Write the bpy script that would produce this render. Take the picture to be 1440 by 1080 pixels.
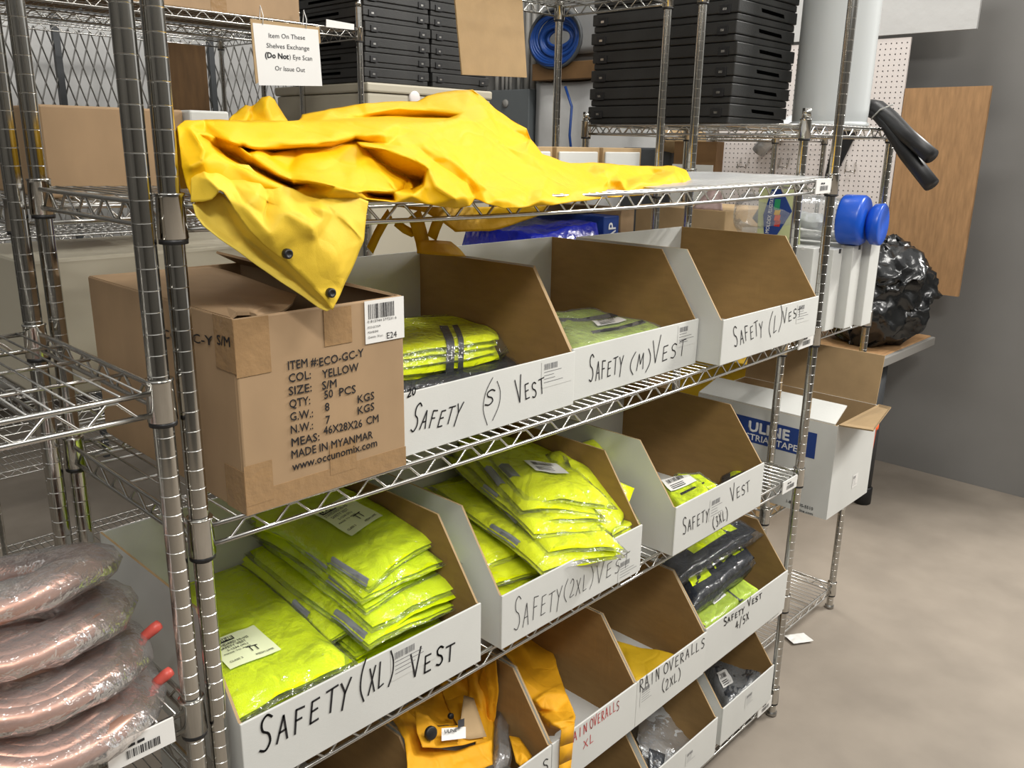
import bpy, bmesh, math, random
from mathutils import Vector, Matrix, noise, geometry
S = bpy.context.scene
for o in list(bpy.data.objects): bpy.data.objects.remove(o)
COL = S.collection
# ------------------------------------------------------------ camera (solved from the photograph), world, lights
FPX = 1192.1
CP = Vector((-.4453, -.9737, 1.7036))
yaw, pit, rol = .8088, .275, .0163
cF = Vector((math.sin(yaw)*math.cos(pit), math.cos(yaw)*math.cos(pit), -math.sin(pit)))
r0 = Vector((math.cos(yaw), -math.sin(yaw), 0)); u0 = r0.cross(cF)
cR = r0*math.cos(rol)+u0*math.sin(rol); cU = -r0*math.sin(rol)+u0*math.cos(rol)
cam = bpy.data.cameras.new('camera'); co = bpy.data.objects.new('camera', cam); COL.objects.link(co)
m = Matrix((cR, cU, -cF)).transposed().to_4x4(); m.translation = CP
co.matrix_world = m
cam.sensor_width = 36; cam.lens = FPX/1440*36; cam.clip_start = .05
S.camera = co
W = bpy.data.worlds.new('world'); S.world = W; W.use_nodes = True
W.node_tree.nodes['Background'].inputs[0].default_value = (1, .985, .95, 1)
W.node_tree.nodes['Background'].inputs[1].default_value = .75
S.view_settings.view_transform = 'Standard'; S.view_settings.look = 'None'
S.view_settings.gamma = 1; S.view_settings.use_curve_mapping = False
S.view_settings.exposure = .0
def area(name, loc, tgt, sx, sy, power, col=(1, .97, .92)):
    l = bpy.data.lights.new(name, 'AREA'); l.shape = 'RECTANGLE'; l.size = sx; l.size_y = sy
    l.energy = power; l.color = col
    o = bpy.data.objects.new(name, l); COL.objects.link(o); o.location = loc
    o.rotation_euler = (Vector(tgt)-Vector(loc)).to_track_quat('-Z', 'Y').to_euler()
    return o
area('ceiling_lamp_aisle', (5.2, -1.7, 4.4), (.9, .3, 1.4), 1.3, .12, 260)
area('ceiling_lamp_near', (-1.0, -2.5, 4.2), (.8, .2, .9), 1.3, .25, 80)
area('ceiling_lamp_middle', (1.6, -2.2, 4.4), (1.3, .2, .6), 1.3, .25, 60)
area('pegboard_fill', (2.6, .9, 4.6), (3.9, 1.1, 1.2), 1.2, .3, 45)  # added fill light to brighten the pegboard, no known fixture there
area('ceiling_lamp_back', (3.2, 2.0, 4.7), (2.6, 2.2, 0), 1.2, .4, 40)

# ------------------------------------------------------------ helpers
def H(u, v, ax, val):                     # pixel -> world point on the plane axis=val
    d = cF+cR*((u-720)/FPX)+cU*((540-v)/FPX)
    return CP+d*((val-CP[ax])/d[ax])
def HX(u, v, x): return H(u, v, 0, x)
def HY(u, v, y): return H(u, v, 1, y)
def HZ(u, v, z): return H(u, v, 2, z)
def PJ(p):                                # world -> pixel
    d = Vector(p)-CP; z = d.dot(cF); return 720+FPX*d.dot(cR)/z, 540-FPX*d.dot(cU)/z
def mat(name, col, rough=.6, metal=0, bump=None, spec=.5, var=None, trans=0, alpha=None, coat=0, emis=None):
    """procedural principled; bump=(scale,strength,stretch xyz), var=(scale, amount)"""
    M = bpy.data.materials.new(name); M.use_nodes = True; nt = M.node_tree; N = nt.nodes; L = nt.links
    b = N['Principled BSDF']
    b.inputs['Base Color'].default_value = (*col, 1); b.inputs['Roughness'].default_value = rough
    b.inputs['Metallic'].default_value = metal; b.inputs['Specular IOR Level'].default_value = spec
    if coat: b.inputs['Coat Weight'].default_value = coat; b.inputs['Coat Roughness'].default_value = .15
    if emis: b.inputs['Emission Color'].default_value = (*col, 1); b.inputs['Emission Strength'].default_value = emis
    tc = N.new('ShaderNodeTexCoord')
    if var:
        n = N.new('ShaderNodeTexNoise'); n.inputs['Scale'].default_value = var[0]; n.inputs['Detail'].default_value = 6
        mp = N.new('ShaderNodeMapping')
        if len(var) > 2: mp.inputs['Scale'].default_value = var[2]
        L.new(tc.outputs['Object'], mp.inputs[0]); L.new(mp.outputs[0], n.inputs['Vector'])
        r = N.new('ShaderNodeValToRGB'); a = var[1]
        r.color_ramp.elements[0].position = .3; r.color_ramp.elements[1].position = .7
        r.color_ramp.elements[0].color = (*[c*(1-a) for c in col], 1)
        r.color_ramp.elements[1].color = (*[min(1, c*(1+a*.6)) for c in col], 1)
        L.new(n.outputs[0], r.inputs[0]); L.new(r.outputs[0], b.inputs['Base Color'])
    if bump:
        mp = N.new('ShaderNodeMapping')
        if len(bump) > 2: mp.inputs['Scale'].default_value = bump[2]
        n = N.new('ShaderNodeTexNoise'); n.inputs['Scale'].default_value = bump[0]; n.inputs['Detail'].default_value = 5
        bp = N.new('ShaderNodeBump'); bp.inputs['Strength'].default_value = bump[1]; bp.inputs['Distance'].default_value = .01
        L.new(tc.outputs['Object'], mp.inputs[0]); L.new(mp.outputs[0], n.inputs['Vector'])
        L.new(n.outputs[0], bp.inputs['Height']); L.new(bp.outputs[0], b.inputs['Normal'])
    return M
def plastic_film(name, tint=(1, 1, 1), gloss=.30, bs=22, strength=.9, haze=.03):
    M = bpy.data.materials.new(name); M.use_nodes = True; nt = M.node_tree; N = nt.nodes; L = nt.links
    N.remove(N['Principled BSDF']); out = N['Material Output']
    tr = N.new('ShaderNodeBsdfTransparent'); tr.inputs[0].default_value = (*tint, 1)
    gl = N.new('ShaderNodeBsdfGlossy'); gl.inputs['Roughness'].default_value = .12
    df = N.new('ShaderNodeBsdfDiffuse'); df.inputs[0].default_value = (.8, .82, .82, 1)
    fr = N.new('ShaderNodeFresnel'); fr.inputs['IOR'].default_value = 1.5
    tc = N.new('ShaderNodeTexCoord'); no = N.new('ShaderNodeTexNoise'); no.inputs['Scale'].default_value = bs; no.inputs['Detail'].default_value = 4
    bp = N.new('ShaderNodeBump'); bp.inputs['Strength'].default_value = strength; bp.inputs['Distance'].default_value = .02
    L.new(tc.outputs['Object'], no.inputs['Vector']); L.new(no.outputs[0], bp.inputs['Height'])
    L.new(bp.outputs[0], gl.inputs['Normal']); L.new(bp.outputs[0], fr.inputs['Normal'])
    mx = N.new('ShaderNodeMixShader'); mu = N.new('ShaderNodeMath'); mu.operation = 'MULTIPLY_ADD'
    mu.inputs[1].default_value = .6; mu.inputs[2].default_value = gloss*.15
    L.new(fr.outputs[0], mu.inputs[0]); L.new(mu.outputs[0], mx.inputs[0]); L.new(tr.outputs[0], mx.inputs[1]); L.new(gl.outputs[0], mx.inputs[2])
    m2 = N.new('ShaderNodeMixShader'); m2.inputs[0].default_value = haze
    L.new(mx.outputs[0], m2.inputs[1]); L.new(df.outputs[0], m2.inputs[2]); L.new(m2.outputs[0], out.inputs[0])
    return M
def fabric(name, col, weave=900, wob=.25, rough=.75, var=.12, crease=5.):
    M = mat(name, col, rough, var=(9, var), spec=.25); nt = M.node_tree; N = nt.nodes; L = nt.links; b = N['Principled BSDF']
    tc = N.new('ShaderNodeTexCoord')
    n1 = N.new('ShaderNodeTexNoise'); n1.inputs['Scale'].default_value = 28; n1.inputs['Detail'].default_value = 5
    n2 = N.new('ShaderNodeTexVoronoi'); n2.inputs['Scale'].default_value = weave
    a = N.new('ShaderNodeMath'); a.operation = 'MULTIPLY_ADD'; a.inputs[1].default_value = .12
    bp = N.new('ShaderNodeBump'); bp.inputs['Strength'].default_value = wob; bp.inputs['Distance'].default_value = .01
    L.new(tc.outputs['Object'], n1.inputs['Vector']); L.new(tc.outputs['Object'], n2.inputs['Vector'])
    L.new(n2.outputs['Distance'], a.inputs[0]); L.new(n1.outputs[0], a.inputs[2])
    v3 = N.new('ShaderNodeTexVoronoi'); v3.feature = 'DISTANCE_TO_EDGE'; v3.inputs['Scale'].default_value = 11
    wn = N.new('ShaderNodeTexNoise'); wn.inputs['Scale'].default_value = 5
    mxv = N.new('ShaderNodeMix'); mxv.data_type = 'VECTOR'; mxv.inputs['Factor'].default_value = .22
    L.new(tc.outputs['Object'], mxv.inputs['A']); L.new(wn.outputs['Color'], mxv.inputs['B']); L.new(mxv.outputs['Result'], v3.inputs['Vector']); L.new(tc.outputs['Object'], wn.inputs['Vector'])
    mn = N.new('ShaderNodeMath'); mn.operation = 'MINIMUM'; mn.inputs[1].default_value = .10; L.new(v3.outputs['Distance'], mn.inputs[0])
    ad = N.new('ShaderNodeMath'); ad.operation = 'MULTIPLY_ADD'; ad.inputs[1].default_value = crease; L.new(mn.outputs[0], ad.inputs[0]); L.new(a.outputs[0], ad.inputs[2])
    L.new(ad.outputs[0], bp.inputs['Height'])
    L.new(bp.outputs[0], b.inputs['Normal'])
    return M
M = {}
M['chrome'] = mat('chrome', (.55, .54, .51), .13, 1, var=(30, .25, (1, 1, .15)))
M['chrome_wire'] = mat('chrome_wire', (.60, .59, .56), .24, 1)
M['zinc'] = mat('zinc', (.42, .41, .39), .35, 1)
M['black'] = mat('black_plastic', (.012, .012, .013), .45)
M['black_case'] = mat('black_case', (.026, .026, .025), .45, bump=(240, .12), var=(7, .3))
M['white_board'] = mat('white_board', (.64, .645, .615), .62, bump=(120, .05, (1, 1, 6)), var=(5, .06))
M['kraft'] = mat('kraft', (.30, .178, .060), .85, bump=(160, .08, (1, 1, .1)), var=(60, .10, (.3, .3, 1)))
M['kraft_box'] = mat('kraft_box', (.37, .245, .135), .75, bump=(9, .10), var=(14, .10, (1, 1, .5)))
M['kraft_pale'] = mat('kraft_pale', (.42, .29, .15), .8, bump=(40, .06), var=(18, .08))
M['tape'] = mat('tape', (.33, .205, .10), .12, bump=(60, .25), spec=.6)
M['paper'] = mat('paper', (.78, .77, .74), .55, bump=(20, .05))
M['ink'] = mat('ink', (.012, .012, .015), .5)
M['ink_grey'] = mat('ink_grey', (.14, .14, .15), .6)
M['ink_red'] = mat('ink_red', (.50, .03, .03), .5)
M['blue_print'] = mat('blue_print', (.012, .045, .22), .5)
M['white_print'] = mat('white_print', (.8, .8, .8), .5)
M['raincoat'] = fabric('raincoat', (.82, .48, .003), 1400, .25, .5, .05)
M['raincoat_w'] = fabric('raincoat_worn', (.76, .52, .04), 1400, .25, .55, .10)
M['raincoat_in'] = fabric('raincoat_inside', (.80, .60, .09), 1400, .2, .7, .08)
M['overall'] = fabric('overall', (.78, .38, .015), 1400, .35, .5, .10)
M['overall_y'] = fabric('overall_yellow', (.72, .46, .02), 1400, .35, .5, .15)
M['lime'] = fabric('lime', (.80, .97, .0), 420, .45, .7, .08)
M['lime2'] = fabric('lime_bright', (.86, .95, .0), 420, .45, .7, .06)
M['lime_dull'] = fabric('lime_dull', (.50, .66, .06), 420, .4, .7, .12)
M['navy'] = fabric('navy_fabric', (.018, .022, .032), 500, .6, .6, .2)
M['reflective'] = mat('reflective_tape', (.40, .43, .46), .35, .4)
M['dark_grey'] = mat('dark_grey', (.06, .065, .07), .5)
M['film'] = plastic_film('clear_film')
M['film_haze'] = plastic_film('hazy_film', haze=.14, strength=1.0, bs=30)
M['concrete'] = mat('concrete', (.29, .25, .205), .55, bump=(14, .08), var=(4.5, .14), spec=.3)
M['peg'] = mat('pegboard', (.80, .74, .71), .6)
M['hole'] = mat('hole', (.02, .018, .016), .9)
M['wall'] = mat('wall_paint', (.22, .215, .205), .8, var=(2, .1))
M['wall_d'] = mat('wall_dark', (.12, .115, .105), .8, var=(2, .2))
M['panel_grey'] = mat('panel_grey', (.13, .145, .15), .45)
M['cream'] = mat('cream', (.50, .46, .36), .5)
M['white_film'] = mat('white_film', (.62, .62, .61), .3, bump=(5, .8), spec=.6)
M['frost'] = mat('frosted_plastic', (.56, .585, .585), .22, bump=(6, .25, (1, 1, .25)), spec=.6)
M['orange'] = mat('orange', (.85, .10, .01), .4)
M['red'] = mat('red', (.55, .03, .02), .4)
M['blue'] = mat('blue', (.01, .09, .55), .3)
M['blue_wrap'] = mat('blue_wrap', (.01, .02, .35), .2, bump=(25, .8), spec=.8)
M['bag_black'] = mat('bag_black', (.012, .013, .014), .22, bump=(9, .8), spec=.7)
M['wood'] = mat('wood', (.42, .24, .11), .6, var=(12, .2, (1, 6, 1)))
M['wood_dark'] = mat('wood_dark', (.16, .085, .03), .7, var=(8, .2, (6, 1, 1)))
M['copper'] = mat('copper', (.50, .30, .23), .35, .6)
M['pink_film'] = plastic_film('pink_film', (1, .93, .90), haze=.12)
M['silver_bag'] = mat('silver_bag', (.66, .69, .71), .25, .2, bump=(26, 1))
M['bag_grey'] = mat('bag_grey', (.045, .05, .058), .25, bump=(24, 1), spec=.7)
M['coral'] = mat('coral', (.75, .12, .09), .4)
M['film_jar'] = plastic_film('film_jar', haze=.16, strength=.3)
M['blue_cable'] = mat('blue_cable', (.01, .05, .22), .35)
M['white_film_grey'] = mat('white_film_grey', (.30, .30, .29), .4, bump=(4, .6))
M['pack_pale'] = mat('pack_pale', (.55, .58, .30), .4)
M['pink_bag'] = mat('pink_bag', (.60, .45, .43), .4, bump=(20, .5))
M['green_print'] = mat('green_print', (.02, .30, .12), .5)
M['liner'] = plastic_film('liner', haze=.30, strength=.5, gloss=.6)
M['slot_black'] = mat('slot_black', (.001, .001, .001), 1, spec=0)
M['steel_paint'] = mat('steel_paint', (.30, .29, .27), .45)

class MB:
    def __init__(s): s.v = []; s.f = []; s.m = []; s.mats = []; s.sm = []
    def mi(s, mt):
        if mt not in s.mats: s.mats.append(mt)
        return s.mats.index(mt)
    def add(s, vs, fs, mt, smooth=False):
        k = len(s.v); s.v += [Vector(p) for p in vs]; i = s.mi(mt)
        for f in fs: s.f.append([k+j for j in f]); s.m.append(i); s.sm.append(smooth)
        return s
    def box(s, a, b, mt, mts=None):
        x0, y0, z0 = a; x1, y1, z1 = b
        vs = [(x0, y0, z0), (x1, y0, z0), (x1, y1, z0), (x0, y1, z0), (x0, y0, z1), (x1, y0, z1), (x1, y1, z1), (x0, y1, z1)]
        fs = [(0, 3, 2, 1), (4, 5, 6, 7), (0, 1, 5, 4), (1, 2, 6, 5), (2, 3, 7, 6), (3, 0, 4, 7)]
        if mts:
            for f, mm in zip(fs, mts):
                s.add([vs[i] for i in f], [(0, 1, 2, 3)], mm or mt)
        else: s.add(vs, fs, mt)
        return s
    def tube(s, pts, r, mt, n=8, closed=False, cap=True):
        pts = [Vector(p) for p in pts]; N = len(pts); rings = []
        prev = None; vs = []; fs = []
        for i, p in enumerate(pts):
            if closed: t = (pts[(i+1) % N]-pts[i-1])
            else: t = pts[min(i+1, N-1)]-pts[max(i-1, 0)]
            t = t.normalized() if t.length > 1e-9 else Vector((0, 0, 1))
            if prev is None:
                a = t.cross(Vector((0, 0, 1)))
                if a.length < .1: a = t.cross(Vector((1, 0, 0)))
            else:
                a = prev-t*prev.dot(t)
                if a.length < 1e-6: a = t.cross(Vector((.3, .5, .8)))
            a.normalize(); prev = a; b = t.cross(a)
            rr = r[i] if isinstance(r, (list, tuple)) else r
            for k in range(n):
                w = 2*math.pi*k/n; vs.append(p+a*math.cos(w)*rr+b*math.sin(w)*rr)
        for i in range(N if closed else N-1):
            j = (i+1) % N
            for k in range(n):
                fs.append((i*n+k, i*n+(k+1) % n, j*n+(k+1) % n, j*n+k))
        if cap and not closed:
            fs.append(tuple(range(n-1, -1, -1))); fs.append(tuple((N-1)*n+k for k in range(n)))
        s.add(vs, fs, mt, n > 4); return s
    def lathe(s, prof, c, mt, n=24, ax=Vector((0, 0, 1)), cap=True):
        ax = Vector(ax).normalized(); a = ax.orthogonal().normalized(); b = ax.cross(a); c = Vector(c)
        vs = [c+ax*z+(a*math.cos(2*math.pi*k/n)+b*math.sin(2*math.pi*k/n))*r for r, z in prof for k in range(n)]
        fs = [(i*n+k, i*n+(k+1) % n, (i+1)*n+(k+1) % n, (i+1)*n+k) for i in range(len(prof)-1) for k in range(n)]
        if cap: fs += [tuple(range(n-1, -1, -1)), tuple((len(prof)-1)*n+k for k in range(n))]
        s.add(vs, fs, mt, True); return s
    def prism(s, poly, off, mt, mtf=None, mtb=None):
        """poly (3D, planar) extruded by vector off; mtf = material of the face at poly, mtb at poly+off"""
        n = len(poly); off = Vector(off); P = [Vector(p) for p in poly]; Q = [p+off for p in P]
        nrm = Vector((0, 0, 0))
        for i in range(n): nrm += P[i].cross(P[(i+1) % n])
        flip = nrm.dot(off) > 0
        a = list(range(n)); 
        s.add(P, [a[::-1] if flip else a], mtf or mt); s.add(Q, [a if flip else a[::-1]], mtb or mt)
        vs = P+Q; fs = []
        for i in range(n):
            j = (i+1) % n; f = (i, j, n+j, n+i); fs.append(f if flip else f[::-1])
        s.add(vs, fs, mt); return s
    def obj(s, name, parent=None, bevel=0, solid=0, autosm=True):
        me = bpy.data.meshes.new(name)
        off = parent.matrix_world.translation if parent and hasattr(parent, 'matrix_world') else Vector((0, 0, 0))
        base = ORG.get(parent.name, Vector((0, 0, 0))) if parent else Vector((0, 0, 0))
        me.from_pydata([tuple(p-base) for p in s.v], [], s.f)
        for q in s.mats: me.materials.append(M[q])
        for p, i, sm in zip(me.polygons, s.m, s.sm): p.material_index = i; p.use_smooth = sm
        me.update()
        o = bpy.data.objects.new(name, me); COL.objects.link(o)
        if parent: o.parent = parent; ORG[o.name] = base
        else: ORG[o.name] = Vector((0, 0, 0))
        if bevel:
            b = o.modifiers.new('b', 'BEVEL'); b.width = bevel; b.segments = 2; b.limit_method = 'ANGLE'; b.angle_limit = .7
        if solid:
            b = o.modifiers.new('s', 'SOLIDIFY'); b.thickness = solid; b.offset = -1
        return o
ORG = {}
def tag(o, label, cat, group=None, kind=None):
    if label: o['label'] = label
    if cat: o['category'] = cat
    if group: o['group'] = group
    if kind: o['kind'] = kind
    return o
def thing(name, loc, label, cat, group=None):
    o = bpy.data.objects.new(name, None); o.empty_display_size = .05; COL.objects.link(o)
    o.location = loc; ORG[o.name] = Vector(loc); return tag(o, label, cat, group)
def struct(o): o['kind'] = 'structure'; return o
def lab(o, l): o['label'] = l; return o
rnd = random.Random(7)

# ------------------------------------------------------------ lettering
STK = {
'S': [[(.8,.88),(.5,1),(.2,.85),(.25,.6),(.6,.45),(.72,.2),(.45,.0),(.1,.08)]],
'A': [[(.05,0),(.45,1),(.8,0)],[(.2,.38),(.68,.4)]],
'F': [[(.2,0),(.2,1),(.8,.97)],[(.2,.55),(.65,.55)]],
'E': [[(.75,.97),(.2,.95),(.15,.03),(.75,.06)],[(.18,.52),(.65,.55)]],
'T': [[(.0,.97),(.9,1.02)],[(.45,.98),(.4,0)]],
'Y': [[(.05,1),(.4,.55)],[(.85,1.05),(.4,.5),(.25,-.15)]],
'(': [[(.7,1.25),(.3,.8),(.25,.3),(.65,-.15)]],
')': [[(.25,1.25),(.65,.8),(.65,.3),(.2,-.15)]],
'V': [[(.05,1),(.4,0),(.9,1.15)]],
'M': [[(.0,0),(.15,1),(.45,.35),(.75,1),(.9,0)]],
'L': [[(.25,1),(.2,.03),(.8,.08)]],
'X': [[(.1,1),(.8,0)],[(.8,1),(.05,0)]],
'2': [[(.1,.8),(.4,1),(.7,.8),(.5,.4),(.1,.02),(.8,.06)]],
'3': [[(.15,.95),(.6,.95),(.4,.58),(.7,.35),(.5,.02),(.1,.08)]],
'4': [[(.55,0),(.55,1),(.1,.35),(.85,.38)]],
'5': [[(.75,1),(.25,.97),(.2,.58),(.6,.55),(.7,.25),(.4,0),(.1,.08)]],
'/': [[(.8,1.2),(.1,-.15)]],
'R': [[(.15,0),(.15,1),(.6,.95),(.65,.65),(.2,.5),(.8,0)]],
'I': [[(.45,1),(.4,0)]],
'N': [[(.1,0),(.15,1),(.7,.05),(.75,1)]],
'O': [[(.45,1),(.12,.75),(.12,.25),(.42,0),(.78,.25),(.78,.75),(.45,1)]],
'U': [[(.1,1),(.12,.25),(.4,0),(.7,.25),(.75,1)]],
'0': [[(.45,1),(.15,.75),(.12,.25),(.42,0),(.75,.25),(.75,.75),(.45,1)]],
}
def smooth_path(p, n=4):
    if len(p) < 3: return p
    out = []
    for i in range(len(p)-1):
        a = p[max(i-1, 0)]; b = p[i]; c = p[i+1]; d = p[min(i+2, len(p)-1)]
        for k in range(n):
            t = k/n
            out.append(tuple(.5*((2*b[j])+(-a[j]+c[j])*t+(2*a[j]-5*b[j]+4*c[j]-d[j])*t*t+(-a[j]+3*b[j]-3*c[j]+d[j])*t**3) for j in (0, 1)))
    out.append(p[-1]); return out
def hand(parent, text, p0, p1, ptop, nrm, mt='ink', w=.0022, name='handwriting', jit=.06):
    """marker writing: baseline p0->p1, ptop above p0 gives the cap height; letters share the width"""
    p0, p1, ptop = Vector(p0), Vector(p1), Vector(ptop); X = (p1-p0)/len(text); Yv = ptop-p0; n = Vector(nrm).normalized()
    mb = MB()
    for i, ch in enumerate(text):
        if ch == ' ': continue
        dx, dy, sc = rnd.uniform(-jit, jit), rnd.uniform(-jit, jit), rnd.uniform(.9, 1.08)
        if text in ('SAFETY', 'VEST'): sc *= 1.22 if i == 0 else .84; dx -= .12*(i == 0)
        for st in STK.get(ch, []):
            sm = smooth_path(st, 4) if ch in 'S()23O0U5' else st
            pts = [p0+X*(i+.04+dx+a*(.98 if i == 0 else .84)+b*.13)+Yv*(b*sc+dy)+n*.0006 for a, b in sm]
            for a, b in zip(pts[:-1], pts[1:]):
                t = (b-a); 
                if t.length < 1e-6: continue
                t.normalize(); s_ = t.cross(n)*w*.5; e = t*w*.25
                mb.add([a-s_-e, b-s_+e, b+s_+e, a+s_-e], [(0, 1, 2, 3)], mt)
    return mb.obj(name, parent)
_dg = None
def ptext(parent, lines, nrm, mt='ink', name='printed_text', bold=.0):
    """printed text; lines = [(text, baseline start, baseline end, cap height vector)]"""
    mb = MB(); n = Vector(nrm).normalized()
    for text, p0, p1, up in lines:
        cu = bpy.data.curves.new('t', 'FONT'); cu.body = text; cu.size = 1; cu.resolution_u = 2
        o = bpy.data.objects.new('t', cu); COL.objects.link(o)
        dg = bpy.context.evaluated_depsgraph_get(); me = bpy.data.meshes.new_from_object(o.evaluated_get(dg))
        if len(me.vertices):
            xs = [v.co.x for v in me.vertices]; x0, x1 = min(xs), max(xs)
            p0, p1, up = Vector(p0), Vector(p1), Vector(up); X = (p1-p0)/(x1-x0)
            for dx_, dy_ in (((0, 0),) if not bold else ((0, 0), (bold, 0), (bold/2, bold), (-bold/2, bold/2), (0, -bold/2))):
                mb.add([p0+X*(v.co.x-x0+dx_)+up*((v.co.y+dy_)/.70)+n*(.0006+dx_*.0004) for v in me.vertices], [tuple(p.vertices) for p in me.polygons], mt)
        bpy.data.objects.remove(o); bpy.data.curves.remove(cu); bpy.data.meshes.remove(me)
    return mb.obj(name, parent)
def barcode(mb, o, X, Y, n, w, h, mt='ink', k=22):
    o, X, Y, n = Vector(o), Vector(X).normalized(), Vector(Y).normalized(), Vector(n).normalized(); a = 0
    r = random.Random(k)
    while a < w:
        bw = r.choice([.0006, .0009, .0014, .002])*w/.05
        q = o+X*a+n*.0009
        mb.add([q, q+X*bw, q+X*bw+Y*h, q+Y*h], [(0, 1, 2, 3)], mt); a += bw+r.choice([.0008, .0012, .0018])*w/.05
def sticker(parent, c, X, Y, n, w, h, name='label', bars=True, text=True, mt='paper', ink='ink_grey'):
    """small printed sticker: c = top-left corner"""
    c, X, Y, n = Vector(c), Vector(X).normalized(), Vector(Y).normalized(), Vector(n).normalized()
    mb = MB(); q = c+n*.0004
    mb.add([q-Y*h, q-Y*h+X*w, q+X*w, q], [(0, 1, 2, 3)], mt)
    if bars: barcode(mb, c-Y*h*.32+X*w*.08, X, Y, n, w*.42, h*.22, ink)
    if text:
        r = random.Random(int(w*1e5))
        for k in range(4):
            yy = h*(.42+.13*k); a = w*.08; ww = w*r.uniform(.3, .8); q = c-Y*yy+X*a+n*.0008
            mb.add([q, q+X*ww, q+X*ww+Y*h*.018, q+Y*h*.018], [(0, 1, 2, 3)], ink)
    return mb.obj(name, parent)

# ------------------------------------------------------------ wire racks
PR = .0125
_pm = {}
def post_mesh(h, pr=PR, pitch=.0254):
    if h in _pm: return _pm[h]
    mb = MB(); z = 0
    while z < h-.01:
        t = min(z+pitch, h)
        mb.lathe([(pr, z+.0007), (pr, t-.0007)], (0, 0, 0), 'chrome', 20, cap=t >= h-.01)
        mb.lathe([(pr*.955, z-.0007), (pr*.955, z+.0007)], (0, 0, 0), 'chrome_wire', 20, cap=False)
        for a, b in ((z-.0007, z), (z+.0007, z)): mb.lathe([(pr, a), (pr*.95, b)], (0, 0, 0), 'chrome_wire', 20, cap=False)
        z = t
    me = mb.obj('post'); d = me.data
    bpy.data.objects.remove(me); _pm[h] = d; return d
def rack(name, label, x0, x1, y0, y1, surfs, h, group=None, sags={}, labels=(), zb=0):
    """posts at the four corners; surfs = shelf surface heights; wires run along y"""
    root = thing(name, (x0, y0, zb), label, 'rack', group); base = ORG[root.name]
    for (x, y) in ((x0, y0), (x1, y0), (x0, y1), (x1, y1)):
        o = bpy.data.objects.new('post', post_mesh(h-.012-zb)); COL.objects.link(o); o.parent = root
        o.location = Vector((x, y, .012+zb))-base; ORG[o.name] = base
        f = MB().lathe([(.011, 0), (.017, .002), (.017, .012), (.0105, .016), (.0105, .03)], (0, 0, 0), 'zinc', 14).obj('foot')
        f.parent = o; f.location = (0, 0, -.012); ORG[f.name] = base
    for si, z in enumerate(surfs):
        sg = sags.get(si, 0)
        def P(x, y, dz):
            t = min(max((x-x0)/(x1-x0), 0), 1)
            return Vector((x, y, z+dz-sg*4*t*(1-t)))
        zu, zl = -.0045, -.0315
        def line(a, b, dz, nseg=10):
            return [P(a[0]+(b[0]-a[0])*k/nseg, a[1]+(b[1]-a[1])*k/nseg, dz) for k in range(nseg+1)]
        e = .012
        cor = [(x0+e, y0-.004), (x1-e, y0-.004), (x1+.004, y0+e), (x1+.004, y1-e), (x1-e, y1+.004), (x0+e, y1+.004), (x0-.004, y1-e), (x0-.004, y0+e)]
        sides = [(cor[0], cor[1]), (cor[2], cor[3]), (cor[4], cor[5]), (cor[6], cor[7])]
        rim = MB()
        for a, b in sides:
            rim.tube(line(a, b, zu), .0036, 'chrome_wire', 8); rim.tube(line(a, b, zl), .0036, 'chrome_wire', 8)
        sh = rim.obj('shelf_rim', root)
        tr = MB()
        for a, b in sides:
            L_ = math.hypot(b[0]-a[0], b[1]-a[1]); nz = max(4, int(round(L_/.034))); pts = []
            a2 = (a[0]+(b[0]-a[0])*.012, a[1]+(b[1]-a[1])*.012); b2 = (b[0]+(a[0]-b[0])*.012, b[1]+(a[1]-b[1])*.012)
            for k in range(nz+1):
                t = k/nz; x = a2[0]+(b2[0]-a2[0])*t; y = a2[1]+(b2[1]-a2[1])*t
                up = k % 2; d = .18/nz
                for tt in (-d, d):
                    t2 = min(max(t+tt, 0), 1); pts.append(P(a2[0]+(b2[0]-a2[0])*t2, a2[1]+(b2[1]-a2[1])*t2, zu-.004 if up else zl+.002))
            tr.tube(pts, .0021, 'chrome_wire', 6)
        tr.obj('shelf_truss', sh)
        dk = MB(); n = int((x1-x0-.03)/.0245)
        for k in range(n):
            x = x0+.024+k*(x1-x0-.048)/(n-1)
            dk.tube([P(x, y0-.004, -.0015), P(x, y1+.004, -.0015)], .0016, 'chrome_wire', 5)
        for t in (.25, .5, .75):
            y = y0+(y1-y0)*t; dk.tube(line((x0, y), (x1, y), -.006), .0026, 'chrome_wire', 6)
        d = dk.obj('wire_deck', sh); d['kind'] = 'stuff'
        for (x, y) in ((x0, y0), (x1, y0), (x0, y1), (x1, y1)):
            c = MB().lathe([(.0165, -.042), (.0175, -.041), (.0158, .006), (.0172, .009), (.0165, .0105), (.0135, .0105)], (x, y, z), 'chrome', 24)
            c.lathe([(.0135, -.048), (.0165, -.0475), (.0165, -.0415), (.0135, -.0415)], (x, y, z), 'black', 16)
            c.obj('corner_collar', sh)
        if si in labels:
            mb = MB(); a = P(x1-.115, y0-.0105, -.036); b = P(x1-.03, y0-.0105, -.036)
            up = Vector((0, 0, .036)); mb.prism([a, b, b+up, a+up], (0, .003, 0), 'paper')
            l = mb.obj('label_holder', sh)
            q = MB(); barcode(q, a+Vector((.022, 0, .008)), b-a, up, (0, -1, 0), .042, .012, 'ink', 40+si)
            for k in range(2):
                p = a+Vector((.025+.012*k, -.0009, .024)); q.add([p, p+Vector((.009, 0, 0)), p+Vector((.009, 0, .004)), p+Vector((0, 0, .004))], [(0, 1, 2, 3)], 'ink_grey')
            q.m = [0 if True else 0 for _ in q.m]
            lab(q.obj('barcode', root), 'printed barcode on the shelf label')
    return root

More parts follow.
